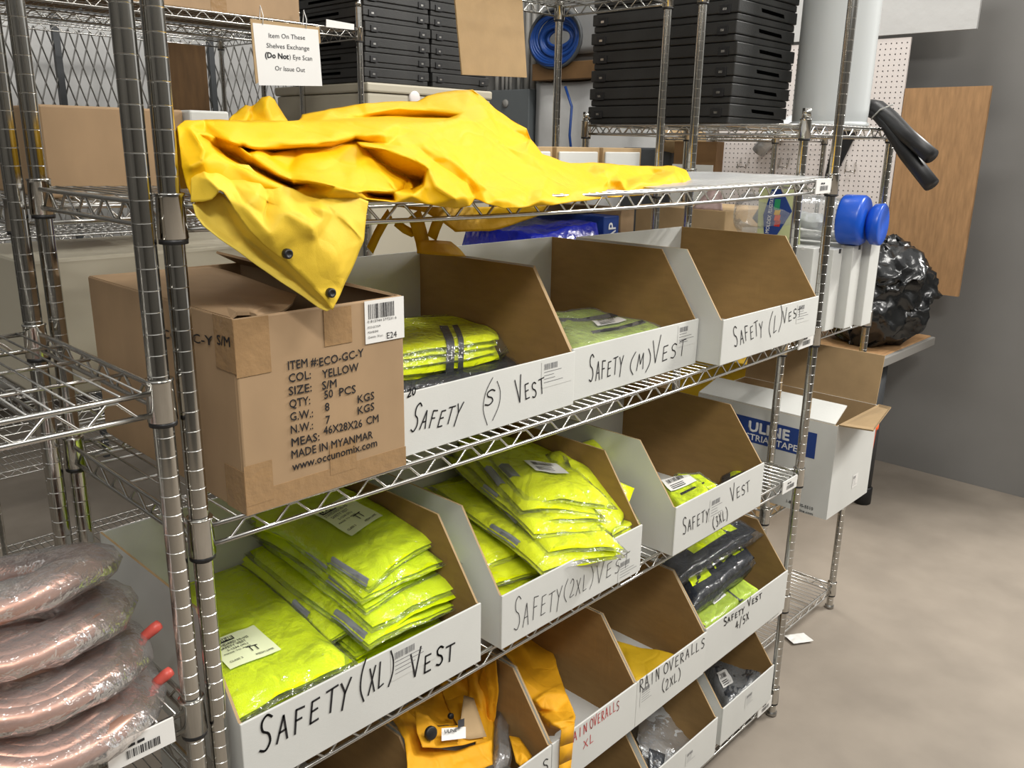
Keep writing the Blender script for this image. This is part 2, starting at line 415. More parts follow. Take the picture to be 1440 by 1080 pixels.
# ------------------------------------------------------------ room shell
Z = 1.8
mb = MB().box((-3.5, -4.5, -.06), (7, 6.2, 0), 'concrete'); struct(mb.obj('floor'))
mb = MB().box((-3.5, -3.6, 0), (7, -3.5, 2.7), 'wall_d'); struct(mb.obj('wall_front'))
mb = MB().box((-3.6, -3.6, 0), (-3.5, 6.2, 2.9), 'wall_d'); struct(mb.obj('wall_left'))
mb = MB().box((4.3, -.6, 0), (4.4, 6.2, 4.8), 'wall'); struct(mb.obj('wall_right'))
mb = MB().box((-3.5, 6.1, 0), (4.3, 6.2, 4.8), 'wall'); struct(mb.obj('wall_back'))
mb = MB().box((-3.5, 1.5, 4.8), (7, 6.2, 4.9), 'wall_d'); struct(mb.obj('ceiling'))

# ------------------------------------------------------------ main racks
L1 = 1.775; D1 = .43
SURF = [.089, .41, .815, 1.230, 1.634, 2.137]
main = rack('wire_shelf_rack', 'large chrome wire rack full of white bins, the yellow raincoat draped over its shelf', 0, L1, 0, D1, SURF, 2.18,
     sags={3: .007, 4: .010}, labels=(0, 1, 2, 3, 4))
leftr = rack('wire_shelf_rack', 'chrome wire rack at the far left, butted against the post beside the brown carton', -1.27, -.0335, 0, D1,
     [.16, .56, .980, 1.419, 2.137], 2.18, labels=(2,))
rackB = rack('wire_shelf_rack', 'chrome wire rack standing back to back behind the main rack, under the hanging cardboard', 0, 1.79, .556, .975, [.2, .78, 1.25, 1.60, 2.137], 2.18)
rackC = rack('wire_shelf_rack', 'tall chrome wire rack in the back left carrying the paper sign', -.04, 1.76, 2.01, 2.44, [.2, .8, 1.4, 2.137], 2.25)
rackE = rack('wire_shelf_rack', 'dark wire rack farther back, seen under the shelf with the paper sign', -.3, 1.9, 3.0, 3.4, [.3, 1.2, 2.20], 2.4)
R2 = rack('wire_shelf_rack', 'short wire rack on the right carrying black cases and the open white tape carton', 1.9, 2.53, .15, .935, [.10, .605, 1.155, 1.775], 1.815)
R3 = rack('wire_shelf_rack', 'wire rack standing on the workbench in front of the white pegboard', 3.42, 3.95, 1.02, 1.66, [1.2, 1.775], 1.79, zb=.812)

# ------------------------------------------------------------ white corrugated bins
def bin_(label, x0, x1, y0, z0, dep=.445, h=.252, lip=.104, kd=.105, group='white bins on the main rack', words=(), stick=None, name='storage_bin', tilt=None):
    t = thing(name, ((x0+x1)/2, y0+dep/2, z0), label, 'bin', group); T = .004; y1 = y0+dep
    prof = [(y0, z0), (y1, z0), (y1, z0+h), (y0+kd, z0+h), (y0+.004, z0+lip), (y0, z0+lip)]
    for x, d, nm in ((x0, T, 'side_panel'), (x1, -T, 'side_panel')):
        mb = MB(); P = [Vector((x, a, b)) for a, b in prof]
        mb.prism(P, (d, 0, 0), 'kraft_pale', 'white_board', 'kraft'); mb.obj(nm, t)
    MB().box((x0+T, y0+T, z0), (x1-T, y1-T, z0+T), 'white_board').obj('bottom_panel', t)
    mb = MB(); mb.box((x0+T, y1-T, z0), (x1-T, y1, z0+h), 'white_board'); mb.obj('back_panel', t)
    f = MB().box((x0-.001, y0-T, z0), (x1+.001, y0, z0+lip+.001), 'white_board'); f = f.obj('front_panel', t, bevel=.0012)
    yf = y0-T-.0002
    for (txt, b0, b1, tp, *mt) in words:
        p0, p1, pt = HY(*b0, yf), HY(*b1, yf), HY(*tp, yf)
        if abs(pt.x-p0.x) > .02: pt.x = p0.x+.012
        hand(f, txt, p0, p1, pt, (0, -1, 0), *(mt or ['ink', .0024]))
    if stick:
        p = HY(*stick[0], yf); sticker(f, (p.x, yf, min(p.z, z0+lip-.004)), (1, 0, 0), (0, 0, 1), (0, -1, 0), stick[1], stick[2], 'shipping_label', mt='white_board')
    return t
GB = None
BS = bin_('white open bin marked SAFETY (S) VEST behind the brown carton', .325, .765, .022, 1.2305-.006, group=GB,
    words=[('SAFETY', (577, 606), (648, 594), (583, 574)), ('(', (672, 590), (692, 590), (674, 545), 'ink', .0015), ('S', (680, 572), (697, 568), (681, 550)), (')', (690, 585), (706, 577), (692, 545), 'ink', .0015), ('VEST', (727, 566), (768, 551), (723, 540)), ('20', (572, 559), (585, 554), (572, 548))], stick=((762, 503), .085, .05))
BM = bin_('white open bin marked SAFETY (M) VEST holding flat bagged vests', .775, 1.216, .033, 1.2305-.005, group=GB,
    words=[('SAFETY', (828, 537), (877, 524), (828, 508)), ('(M)', (882, 526), (917, 516), (883, 503)), ('VEST', (917, 513), (966, 496), (917, 488))], stick=((954, 458), .075, .05))
BL = bin_('empty white open bin marked SAFETY (L) VEST at the right end of its shelf', 1.2215, 1.70, -.028, 1.2305, dep=.43, group=GB,
    words=[('SAFETY', (1033, 487), (1075, 469), (1030, 464)), ('(L)', (1079, 473), (1101, 459), (1080, 448)), ('VEST', (1101, 455), (1128, 443), (1100, 441))], stick=((1122, 428), .075, .05))
B1 = bin_('white open bin marked SAFETY (XL) VEST heaped with lime vests', .020, .478, -.022, .8155, group=GB, h=.25, lip=.115,
    words=[('SAFETY', (364, 1058), (497, 984), (362, 1015), 'ink', .0036), ('(XL)', (503, 987), (556, 952), (503, 948), 'ink', .003), ('VEST', (577, 954), (642, 925), (575, 925), 'ink', .0036)], stick=((549, 908), .095, .055))
B2 = bin_('white open bin marked SAFETY (2XL) VEST heaped with bagged lime vests', .530, .958, -.024, .8155, group=GB, h=.25, lip=.108,
    words=[('SAFETY', (722, 888), (792, 850), (722, 852), 'ink', .0016), ('(2XL)', (790, 848), (836, 822), (790, 825), 'ink', .0014), ('VEST', (838, 823), (886, 794), (838, 800), 'ink', .0015)], stick=((870, 790), .075, .05))
B3 = bin_('white open bin marked SAFETY VEST (3XL) on the third shelf', 1.066, 1.468, -.038, .8155, group=GB, h=.25, lip=.118,
    words=[('SAFETY', (960, 752), (998, 729), (959, 733)), ('VEST', (1028, 706), (1056, 688), (1026, 690)), ('(3XL)', (1002, 745), (1025, 727), (1000, 731))], stick=((999, 703), .085, .055))
B4 = bin_('white narrow bin under the SAFETY (XL) bin, only its right half showing', .075, .373, -.03, .4105, group=GB, h=.25, lip=.12)
B5 = bin_('white narrow bin whose lettering ends in S, stuffed with orange rainwear', .378, .673, -.03, .4105, group=GB, h=.25, lip=.12,
    words=[('S', (763, 1086), (773, 1080), (761, 1071))])
B6 = bin_('white narrow bin marked RAIN OVERALLS XL in red marker', .677, .967, -.03, .4105, group=GB, h=.25, lip=.12,
    words=[('RAIN', (798, 1050), (827, 1027), (797, 1037), 'ink_red', .0022), ('OVERALLS', (829, 1026), (872, 996), (828, 1013), 'ink_red', .002), ('XL', (820, 1053), (836, 1042), (819, 1042), 'ink_red', .002)])
B7 = bin_('white narrow bin marked RAIN OVERALLS (2XL) in black marker', .970, 1.264, -.03, .4105, group=GB, h=.25, lip=.12,
    words=[('RAIN', (899, 974), (929, 955), (898, 958)), ('OVERALLS', (933, 949), (992, 908), (932, 935)), ('(2XL)', (930, 975), (959, 953), (929, 962))], stick=((901, 968), .07, .05))
B8 = bin_('wide white bin marked SAFETY VEST 4/5X at the end of its shelf', 1.268, 1.708, -.027, .4105, group=GB, h=.25, lip=.125,
    words=[('SAFETY', (1018, 880), (1048, 859), (1017, 872), 'ink', .0034), ('VEST', (1052, 853), (1072, 840), (1051, 845), 'ink', .0034), ('4/5X', (1034, 886), (1054, 870), (1033, 876), 'ink', .003)])
B9 = bin_('unmarked white bin on the bottom shelf, partly hidden at the picture edge', .72, 1.06, -.02, .0895, group=GB, h=.25, lip=.12)
B10 = bin_('unmarked white bin on the bottom shelf holding a silvery bag', 1.075, 1.385, -.02, .0895, group=GB, h=.25, lip=.12, stick=((965, 1060), .06, .04))
B11 = bin_('unmarked white bin at the right end of the bottom shelf with dark gear', 1.428, 1.722, -.012, .0895, group=GB, h=.25, lip=.12, stick=((1049, 978), .07, .045))

# ------------------------------------------------------------ brown carton on the second shelf
bx0, bx1, by0, by1, bz0, bz1 = .056, .322, -.020, .44, 1.2305, 1.492
cb = thing('carton', ((bx0+bx1)/2, .2, bz0), 'battered brown cardboard carton with ITEM # printing, under the yellow flap', 'box'); T = .005
fr = MB().box((bx0, by0, bz0), (bx1, by0+T, bz1), 'kraft_box').obj('front_panel', cb, bevel=.003)
MB().box((bx0, by0+T, bz0), (bx0+T, by1, bz1), 'kraft_box').obj('side_panel', cb, bevel=.002)
MB().box((bx1-T, by0+T, bz0), (bx1, by1, bz1), 'kraft_box').obj('side_panel', cb, bevel=.002)
MB().box((bx0+T, by1-T, bz0), (bx1-T, by1, bz1), 'kraft_box').obj('back_panel', cb)
MB().box((bx0+T, by0+T, bz0), (bx1-T, by1-T, bz0+T), 'kraft_box').obj('bottom_panel', cb)
# top flaps: the left one nearly closed and sagging, the right one open to the bin
mb = MB(); n = 8
for i in range(n):
    y0_, y1_ = by0+.01+(by1-by0-.012)*i/n, by0+.01+(by1-by0-.012)*(i+1)/n
    def fl(y, s): 
        t = (y-by0)/(by1-by0); w_ = .03+.17*min(1, t/.38)**.8; return Vector((bx0+.002+s*w_, y+.006*math.sin(s*9)*(t < .2), bz1+.001-s*(.010+.008*math.sin(t*5))+.010*math.sin(s*3)*(1-t)))
    for k in range(4):
        a, b = k/4, (k+1)/4
        mb.add([fl(y0_, a), fl(y0_, b), fl(y1_, b), fl(y1_, a)], [(0, 1, 2, 3)], 'kraft_box')
mb.obj('top_flap', cb, solid=.004)
MB().add([(bx1-.002, by0+.01, bz1), (bx1-.002, by1, bz1), (bx1-.055, by1-.02, bz1+.026), (bx1-.045, by0+.10, bz1+.014)], [(0, 1, 2, 3)], 'kraft_box').obj('top_flap', cb, solid=.004)
yf = by0-.0006                   # packing tape, each strip a part
for a, b in (((bx0-.0006, yf, bz0-.0006), (bx1, yf+.0006, bz0+.030)), ((bx0-.0008, yf-.0004, bz0+.012), (bx0+.040, yf, bz0+.068)), ((bx0-.0008, yf-.0004, bz1-.075), (bx0+.048, yf, bz1-.001)),
    ((bx0+.13, yf-.0004, bz1-.055), (bx0+.175, yf, bz1-.004)), ((bx0+.13, yf-.0004, bz0+.02), (bx0+.175, yf, bz0+.065)), ((bx0-.0012, by0, bz0), (bx0-.0004, by0+.05, bz0+.06)), ((bx0-.0012, by0, bz1-.07), (bx0-.0004, by0+.05, bz1))):
    MB().box(a, b, 'tape').obj('packing_tape', cb)
rows = [('ITEM #:', (405, 520), (447, 513), 'ECO-GC-Y', (449, 515), (511, 501)), ('COL:', (406, 538), (437, 532), 'YELLOW', (453, 532), (504, 521)),
        ('SIZE:', (406, 556), (438, 550), 'S/M', (453, 548), (473, 544)), ('QTY:', (407, 574), (436, 568), '50', (456, 561), (468, 558)), ('PCS', (477, 557), (500, 552), 'KGS', (503, 567), (526, 561)),
        ('G.W.:', (408, 592), (440, 586), '8', (457, 578), (463, 577)), ('N.W.:', (409, 610), (440, 603), '7', (458, 596), (464, 595)), ('', 0, 0, 'KGS', (503, 583), (526, 576)),
        ('MEAS:', (410, 628), (449, 619), '46X28X26', (455, 611), (509, 600)), ('CM', (515, 597), (532, 593), '', 0, 0),
        ('MADE IN MYANMAR', (410, 645), (524, 616), '', 0, 0), ('www.occunomix.com', (411, 662), (530, 627), '', 0, 0)]
ls = []; cap = Vector((0, 0, .0115))
for a, p, q, b, r, s_ in rows:
    if a: ls.append((a, HY(*p, yf-.0006), HY(*q, yf-.0006), cap))
    if b: ls.append((b, HY(*r, yf-.0006), HY(*s_, yf-.0006), cap))
ptext(fr, ls, (0, -1, 0), 'ink', bold=.018)
ptext(cb, [('ECO-GC-Y', HX(222, 474, bx0-.0013), HX(300, 486, bx0-.0013), Vector((0, 0, .0125))), ('S/M', HX(306, 484, bx0-.0013), HX(324, 488, bx0-.0013), Vector((0, 0, .0125)))], (-1, 0, 0), 'ink', bold=.018)
p = HY(512, 433, yf); lb = MB(); px0, px1, pz1, pz0 = p.x, bx1+.0004, bz1-.001, bz1-.062
lb = lb.box((px0, yf-.0012, pz0), (px1, yf-.0005, pz1), 'paper'); lb = lab(lb.obj('shipping_label', cb), 'white barcode label reading E24')
q = MB(); barcode(q, (px0+.006, yf-.0008, pz1-.026), (1, 0, 0), (0, 0, 1), (0, -1, 0), .045, .021, 'ink', 5); q.obj('barcode', lb)
c1 = Vector((px0, yf-.0014, 0)); E_ = lambda x, z: Vector((px0+x, yf-.0014, pz1-z))
ptext(lb, [('0 812744 577231 6', E_(.004, .031), E_(.055, .031), Vector((0, 0, .0035))), ('ECO-GCYS/M', E_(.004, .039), E_(.026, .039), Vector((0, 0, .003))),
    ('PO# 802940', E_(.004, .046), E_(.022, .046), Vector((0, 0, .003))), ('Quantity  50 pcs', E_(.004, .053), E_(.03, .053), Vector((0, 0, .003))), ('E24', E_(.037, .058), E_(.055, .058), Vector((0, 0, .009)))], (0, -1, 0))

# ------------------------------------------------------------ cloth sheets from feature points
def sheet(name, parent, pts, loops, cons, mt, sub=2, it=2, noise_amp=.003, noise_s=22, solid=.0012, back=None, keep=0.0, seed=0, carve=(), xmax=None):
    """pts: dict/ list of (u, v, y): surface points; loops: outline index order; cons: crease polylines"""
    co2 = [Vector((p[0], p[1])) for p in pts]; ed = []
    for lp in loops: ed += [(lp[i], lp[(i+1) % len(lp)]) for i in range(len(lp))]
    for c in cons: ed += [(c[i], c[i+1]) for i in range(len(c)-1)]
    r = geometry.delaunay_2d_cdt(co2, ed, [], 1, .01)
    vs, fs, orig = r[0], r[2], r[3]
    dep = []
    for v, o_ in zip(vs, orig):
        if o_: dep.append(pts[o_[0]][2])
        else: dep.append(min(pts, key=lambda p: (p[0]-v[0])**2+(p[1]-v[1])**2)[2])
    if xmax: dep = [min(d, HX(v[0], v[1], xmax).y) for v, d in zip(vs, dep)]
    W3 = [HY(v[0], v[1], d) for v, d in zip(vs, dep)]
    bm = bmesh.new(); bv = [bm.verts.new(p) for p in W3]
    for f in fs:
        try: bm.faces.new([bv[i] for i in f][::-1])
        except ValueError: pass
    bmesh.ops.subdivide_edges(bm, edges=bm.edges[:], cuts=1, use_grid_fill=True)
    for _ in range(sub-1):
        bmesh.ops.triangulate(bm, faces=bm.faces[:])
        bmesh.ops.subdivide_edges(bm, edges=bm.edges[:], cuts=1, use_grid_fill=True)
        for k in range(it): bmesh.ops.smooth_vert(bm, verts=[v for v in bm.verts if not v.is_boundary], factor=.35, use_axis_x=True, use_axis_y=True, use_axis_z=True)
    so = Vector((seed*3.1, seed*1.7, 0))
    for v in bm.verts:
        q = v.co*noise_s+so; n = noise.noise_vector(q); n2 = noise.noise_vector(q*2.7)
        rid = 1-abs(noise.noise(q*1.3+Vector((5, 5, 5))))*2
        v.co += (n*.7+n2*.35)*noise_amp+Vector((0, -1, .6))*rid*noise_amp*.5
    segs = []
    for poly, am, wd in carve:
        for i in range(len(poly)-1): segs.append((poly[i], poly[i+1], am, wd, id(poly)))
    if segs:
        for v in bm.verts:
            x, y = PJ(v.co); best = {}
            for a, b, am, wd, k_ in segs:
                dx, dy = b[0]-a[0], b[1]-a[1]; t = max(0, min(1, ((x-a[0])*dx+(y-a[1])*dy)/(dx*dx+dy*dy+1e-6)))
                d = math.hypot(x-a[0]-t*dx, y-a[1]-t*dy)
                if d < wd*4:
                    e = math.exp(-d/wd)*am
                    if k_ not in best or abs(e) > abs(best[k_]): best[k_] = e
            if best: v.co += (CP-v.co).normalized()*sum(best.values())
    bmesh.ops.recalc_face_normals(bm, faces=bm.faces[:])
    me = bpy.data.meshes.new(name)
    base = ORG.get(parent.name) if parent else Vector((0, 0, 0))
    for v in bm.verts: v.co -= base
    bm.to_mesh(me); bm.free(); me.materials.append(M[mt])
    for p in me.polygons: p.use_smooth = True
    o = bpy.data.objects.new(name, me); COL.objects.link(o); o.parent = parent; ORG[o.name] = base
    if solid:
        b = o.modifiers.new('s', 'SOLIDIFY'); b.thickness = solid; b.offset = 0
    return o
def build_sheet(name, parent, outline, creases, mt, **k):
    """outline: [(u,v,y)...]; creases: list of polylines of (u,v,y)"""
    pts = list(outline); loop = list(range(len(pts))); cons = []; no = len(pts); amp = k.pop('amp', 1)
    for c in creases:
        ids = []
        for p in c:
            for i, q in enumerate(pts):
                if abs(q[0]-p[0])+abs(q[1]-p[1]) < 1.2: ids.append(i); break
            else: pts.append(p); ids.append(len(pts)-1)
        cons.append(ids)
    if amp != 1:
        for i in range(no, len(pts)):        # deepen the folds against the smooth outline surface
            u, v, y = pts[i]; w = [(1/((u-q[0])**2+(v-q[1])**2+300)**1.2, q[2]) for q in pts[:no]]
            m_ = sum(a*b for a, b in w)/sum(a for a, b in w)
            loc = [(1/((u-q[0])**2+(v-q[1])**2+120), q[2]) for q in pts if q is not pts[i]]
            m2 = sum(a*b for a, b in loc)/sum(a for a, b in loc); pts[i] = (u, v, y+(amp-1)*(y-m2)*.8)
    return sheet(name, parent, pts, [loop], cons, mt, **k)

rc = thing('raincoat', (.5, .15, 1.634), 'bright yellow raincoat heaped along the top shelf with one flap hanging over the edge', 'raincoat')
body_out = [(249,178,.03),(258,171,.075),(287,169,.11),(340,170,.125),(387,171,.13),(420,170,.20),(425,162,.27),(465,153,.30),(500,148,.31),(516,146,.30),(550,143,.31),(587,143,.31),(600,136,.31),(615,131,.31),(640,128,.31),(665,127,.29),(680,139,.27),(694,152,.25),(718,168,.23),(740,181,.21),(746,196,.20),(762,216,.20),(790,227,.20),(802,230,.19),(835,229,.20),(870,232,.21),(910,234,.22),(948,234,.22),(965,240,.19),(973,256,.13),(958,268,.075),(900,275,.03),(878,276,.018),(851,279,-.002),(790,287,-.018),(736,292,-.030),(708,293,-.038),(683,287,-.035),(667,281,-.02),(660,290,-.038),(640,293,-.045),(604,288,-.04),(580,284,-.032),(556,284,-.03),(517,281,-.032),(450,285,-.035),(412,276,-.03),(350,262,-.02),(300,262,-.01),(268,277,-.01),(261,262,-.005),(255,235,.0),(253,208,.01)]
body_cr = [
 [(482,168,.20),(540,164,.245),(600,165,.25),(632,166,.225)],                  # valley under the upper fold
 [(500,148,.31),(514,161,.235),(560,153,.25),(600,156,.25),(650,160,.21),(690,168,.18)],
 [(387,171,.13),(450,172,.135),(513,172,.145),(560,173,.14),(617,172,.14),(640,168,.15),(667,172,.165),(690,190,.15),(712,207,.13),(740,214,.115),(775,232,.10),(810,249,.07),(847,263,.035),(851,279,-.002)],
 [(665,127,.29),(676,148,.23),(692,166,.205),(718,184,.19),(738,193,.19)],
 [(690,168,.18),(706,190,.165),(728,203,.165),(740,200,.18)],
 [(258,171,.075),(265,180,.035),(290,190,.035),(320,198,.032),(340,203,.035),(375,206,.04),(406,206,.045),(440,204,.055),(469,200,.065),(500,194,.085),(540,186,.10),(560,173,.14)],
 [(344,209,.085),(381,213,.085),(420,208,.085),(469,206,.09),(497,199,.10)],
 [(497,199,.10),(520,202,.085),(542,205,.075),(565,206,.07),(587,212,.065),(603,222,.06),(618,233,.055),(640,246,.045),(658,258,.035),(664,270,.02),(667,281,-.02)],
 [(469,201,.065),(510,205,.045),(548,212,.035),(580,222,.02),(605,232,.01),(622,246,-.005),(645,262,-.02),(655,277,-.035)],
 [(500,200,.095),(514,215,.06),(530,235,.035),(546,255,.005),(556,267,-.012)],
 [(510,208,.075),(530,226,.062),(552,240,.052),(575,250,.045),(594,256,.045)],
 [(594,256,.045),(582,264,.03),(568,266,.015),(556,267,-.012)],
 [(548,212,.035),(575,228,.018),(597,240,.008),(601,236,-.004),(596,262,-.015),(580,275,-.025)],
 [(601,236,-.004),(612,262,-.022),(640,280,-.04)],
 [(287,186,.075),(305,196,.062),(334,206,.045),(355,222,.028),(372,234,.012),(390,246,-.002),(409,254,-.012),(440,258,-.018),(482,262,-.02),(520,268,-.02),(553,270,-.014),(580,264,-.0)],
 [(340,203,.035),(360,210,.05),(381,222,.055),(406,240,.045),(419,243,.03),(450,250,.01),(490,262,-.008),(530,268,-.015)],
 [(280,190,.03),(305,208,.055),(322,222,.058),(340,232,.055),(358,238,.052),(375,246,.045),(395,256,.035),(412,262,.028)],
 [(265,180,.035),(278,196,.015),(300,215,.012),(320,228,.008),(350,240,-.005),(370,252,-.012),(400,264,-.02),(412,276,-.03)],
 [(265,180,.035),(287,214,.002),(283,228,-.004),(268,235,-.002)],
 [(412,257,-.022),(430,254,-.03),(470,262,-.045),(500,270,-.04),(517,281,-.032)],
 [(517,272,.01),(530,276,.02),(550,276,.015),(556,284,-.03)],
 [(660,200,.115),(690,225,.085),(720,250,.055),(745,272,.015),(760,283,-.01)],
 [(620,200,.105),(648,228,.075),(675,255,.03),(700,280,-.02)],
 [(560,190,.115),(600,200,.095),(635,222,.07),(662,246,.045),(685,268,.0)],
 [(700,200,.14),(730,224,.10),(770,246,.068),(812,268,.02)],
 [(762,216,.20),(788,230,.13),(806,239,.10),(823,246,.085),(838,251,.075),(847,263,.035)],
 [(802,230,.19),(826,241,.14),(840,247,.10),(851,240,.115),(856,252,.10),(853,262,.085),(862,264,.07),(868,266,.055)],
 [(851,240,.115),(868,246,.13),(880,252,.12),(874,256,.06),(880,268,.03),(878,276,.018)],
 [(880,252,.07),(900,256,.055),(917,257,.07),(935,250,.11),(948,243,.13),(958,247,.12),(962,262,.085)],
 [(903,247,.16),(920,246,.17),(941,240,.155),(948,243,.13)],
 [(903,247,.16),(912,254,.11),(917,257,.07)],
 [(948,234,.22),(955,242,.16),(966,258,.10)],
]
build_sheet('coat_body', rc, body_out, body_cr, 'raincoat', sub=3, it=1, noise_amp=.0018, noise_s=20, amp=1.5, carve=[
  ([(425,170),(482,166),(540,163),(600,166),(640,168)], -.022, 7), ([(514,160),(560,152),(620,157),(690,166)], .012, 5),
  ([(500,196),(520,200),(548,204),(590,211),(605,222),(620,234),(645,250),(660,262),(667,281)], -.020, 6),
  ([(470,190),(500,186),(540,190),(590,197),(620,215),(650,238),(672,262),(684,285)], .010, 6),
  ([(340,203),(406,206),(469,201),(500,196)], -.018, 5), ([(300,206),(340,226),(375,244),(412,264)], -.022, 6), ([(280,188),(334,202),(372,231),(409,252),(482,260),(553,268)], .008, 4),
  ([(514,211),(535,240),(556,268)], .012, 5), ([(556,268),(580,266),(594,256),(575,250),(540,238),(512,212)], -.012, 5), ([(601,236),(597,262),(580,273)], .012, 4), ([(601,236),(612,262),(640,280)], .010, 4),
  ([(655,255),(662,270),(658,288)], .010, 4), ([(548,212),(580,224),(601,236)], .010, 4),
  ([(640,168),(667,173),(690,192),(712,207),(740,216),(775,234),(810,250),(847,264)], .009, 6), ([(665,127),(676,148),(690,166),(738,192)], -.010, 6), ([(690,172),(706,192),(728,204),(742,200)], -.012, 5),
  ([(660,204),(690,226),(720,250),(747,274)], -.007, 6), ([(640,214),(672,240),(700,268),(715,284)], .006, 6), ([(700,200),(740,230),(790,256),(830,270)], -.006, 5),
  ([(690,250),(730,246),(768,240)], .004, 4), ([(650,200),(668,196),(690,212)], .004, 4), ([(720,268),(760,262),(800,262)], .004, 4),
  ([(790,230),(823,246),(838,252),(845,262)], -.012, 5), ([(851,240),(856,256),(853,272)], .012, 4), ([(851,262),(862,268),(868,262)], -.014, 5), ([(868,252),(876,256),(880,270)], .012, 4), ([(903,247),(920,249),(946,242)], -.012, 5), ([(917,257),(935,251),(950,244),(962,262)], .010, 5),
  ([(265,180),(287,214),(283,228),(268,235)], .008, 5), ([(287,169),(340,172),(387,171)], .0, 5), ([(412,258),(440,264),(480,262)], -.012, 5)])
# rear side of the heap, running from its crest down to the shelf
crest = body_out[0:29]; mb = MB(); k0 = None
prev = None
for (u, v, y) in crest:
    p = HY(u, v, y); q = p+Vector((.01, .05, -.4*(p.z-1.636))); r_ = Vector((p.x+.02, min(p.y+.09, .425), 1.638))
    if prev: mb.add([prev[0], p, q, prev[1]], [(0, 3, 2, 1)], 'raincoat', True); mb.add([prev[1], q, r_, prev[2]], [(0, 3, 2, 1)], 'raincoat', True)
    prev = (p, q, r_)
bk = mb.obj('coat_back', rc)
build_sheet('coat_collar', rc, [(321,168,.33),(331,160,.36),(345,148,.38),(352,150,.375),(359,147,.37),(368,138,.36),(378,136,.355),(385,141,.36),(396,158,.35),(404,170,.33),(404,176,.30),(321,176,.30)],
   [[(352,150,.375),(356,160,.35),(352,172,.33)],[(359,147,.37),(350,160,.33),(345,170,.30)],[(378,136,.355),(374,152,.32),(380,172,.31)]], 'raincoat', sub=2, it=1, noise_amp=.002)
flap_out = [(268,285,-.012),(269,250,-.008),(271,236,.0),(281,228,.006),(310,229,.012),(350,233,.016),(368,250,-.008),(390,260,-.02),(412,267,-.032),(432,276,-.04),(450,281,-.045),(470,277,-.045),(486,274,-.042),(502,277,-.042),(517,283,-.044),(515,310,-.05),(511,339,-.054),(497,372,-.06),(482,405,-.066),(468,436,-.072),(455,420,-.07),(440,404,-.068),(419,384,-.066),(393,362,-.064),(368,342,-.062),(352,326,-.06),(339,309,-.058),(330,295,-.055),(322,282,-.05),(314,271,-.046),(309,268,-.044),(303,276,-.04),(297,281,-.036),(284,284,-.026)]
flap_cr = [[(310,229,.012),(320,248,-.014),(330,262,-.03),(345,290,-.06),(380,330,-.07)],[(281,228,.006),(292,250,-.022),(309,268,-.044)],
  [(412,267,-.032),(430,290,-.052),(470,302,-.056),(511,339,-.054)],[(450,281,-.045),(452,310,-.066),(445,340,-.070)],[(371,262,-.026),(376,285,-.042),(372,300,-.056)],
  [(400,300,-.07),(440,320,-.076),(420,335,-.068)],[(340,250,-.010),(362,275,-.052),(395,290,-.062),(430,290,-.052)],[(440,404,-.068),(470,360,-.073),(495,320,-.058)],[(280,250,-.016),(300,255,-.030),(330,262,-.03)]]
flap = build_sheet('hem_flap', rc, flap_out, flap_cr, 'raincoat_w', sub=3, it=1, noise_amp=.0016, noise_s=26, amp=1.4, carve=[([(450,281),(465,292),(490,315),(511,339)], .005, 4), ([(310,229),(322,250),(345,285),(372,305)], -.006, 5),
  ([(371,262),(377,282),(372,300)], -.006, 4), ([(340,250),(365,275),(400,285),(420,300)], .005, 5), ([(410,296),(436,308),(438,330)], .004, 4), ([(460,420),(500,345)], .003, 4), ([(281,228),(290,250),(309,268)], .004, 4)])
lab(build_sheet('inner_flap', rc, [(271,287,-.014),(285,280,-.01),(309,270,-.02),(330,290,-.04),(352,322,-.05),(393,358,-.056),(440,400,-.062),(470,432,-.066),(459,438,-.064),(448,433,-.06),(425,416,-.058),(394,396,-.052),(362,374,-.047),(331,351,-.04),(309,336,-.034),(287,318,-.026),(276,304,-.02)],
   [[(309,270,-.02),(325,310,-.018),(345,335,-.028),(400,380,-.042),(448,425,-.056)],[(276,304,-.02),(300,318,-.016),(331,340,-.026)]], 'raincoat_in', sub=2, it=1, noise_amp=.001), 'pale yellow coated inside of the coat')
for (u, v, y) in ((405, 357, -.070), (466, 412, -.0725)):
    p = HY(u, v, y-.004)
    MB().lathe([(.0062, .004), (.0062, -.0015), (.0052, -.003), (.0035, -.0032), (.0030, -.0018), (.0001, -.0018)], p, 'black', 20, ax=(0, 1, 0)).obj('snap_button', rc)
# what hangs through under the shelf: a hem and a strap
build_sheet('hanging_hem', rc, [(560,290,.35),(640,292,.36),(770,290,.36),(760,302,.35),(715,318,.34),(690,325,.34),(640,326,.33),(622,312,.34),(600,300,.35)], [[(622,312,.34),(650,312,.35),(700,308,.36),(740,300,.36)]], 'raincoat', sub=2, it=1, noise_amp=.002)
def ribbon(name, parent, pts, w, mt, solid=.001):
    mb = MB(); P = [Vector(p) for p in pts]
    for i in range(len(P)):
        t = (P[min(i+1, len(P)-1)]-P[max(i-1, 0)]).normalized(); s_ = t.cross(Vector((.2, -1, .1))).normalized()*w/2
        mb.v += [P[i]-s_, P[i]+s_]
    k = mb.mi(mt)
    for i in range(len(P)-1): mb.f.append([2*i, 2*i+2, 2*i+3, 2*i+1]); mb.m.append(k); mb.sm.append(True)
    return mb.obj(name, parent, solid=solid)
ribbon('strap', rc, [HY(548,300,.33), HY(540,312,.32), HY(530,330,.31), HY(520,352,.30)], .020, 'raincoat')
ribbon('strap', rc, [HY(556,312,.33), HY(568,322,.33), HY(578,327,.33), HY(590,322,.33)], .018, 'raincoat')
ribbon('strap', rc, [HY(582,300,.33), HY(588,318,.33), HY(593,336,.33), HY(596,352,.33)], .042, 'raincoat')
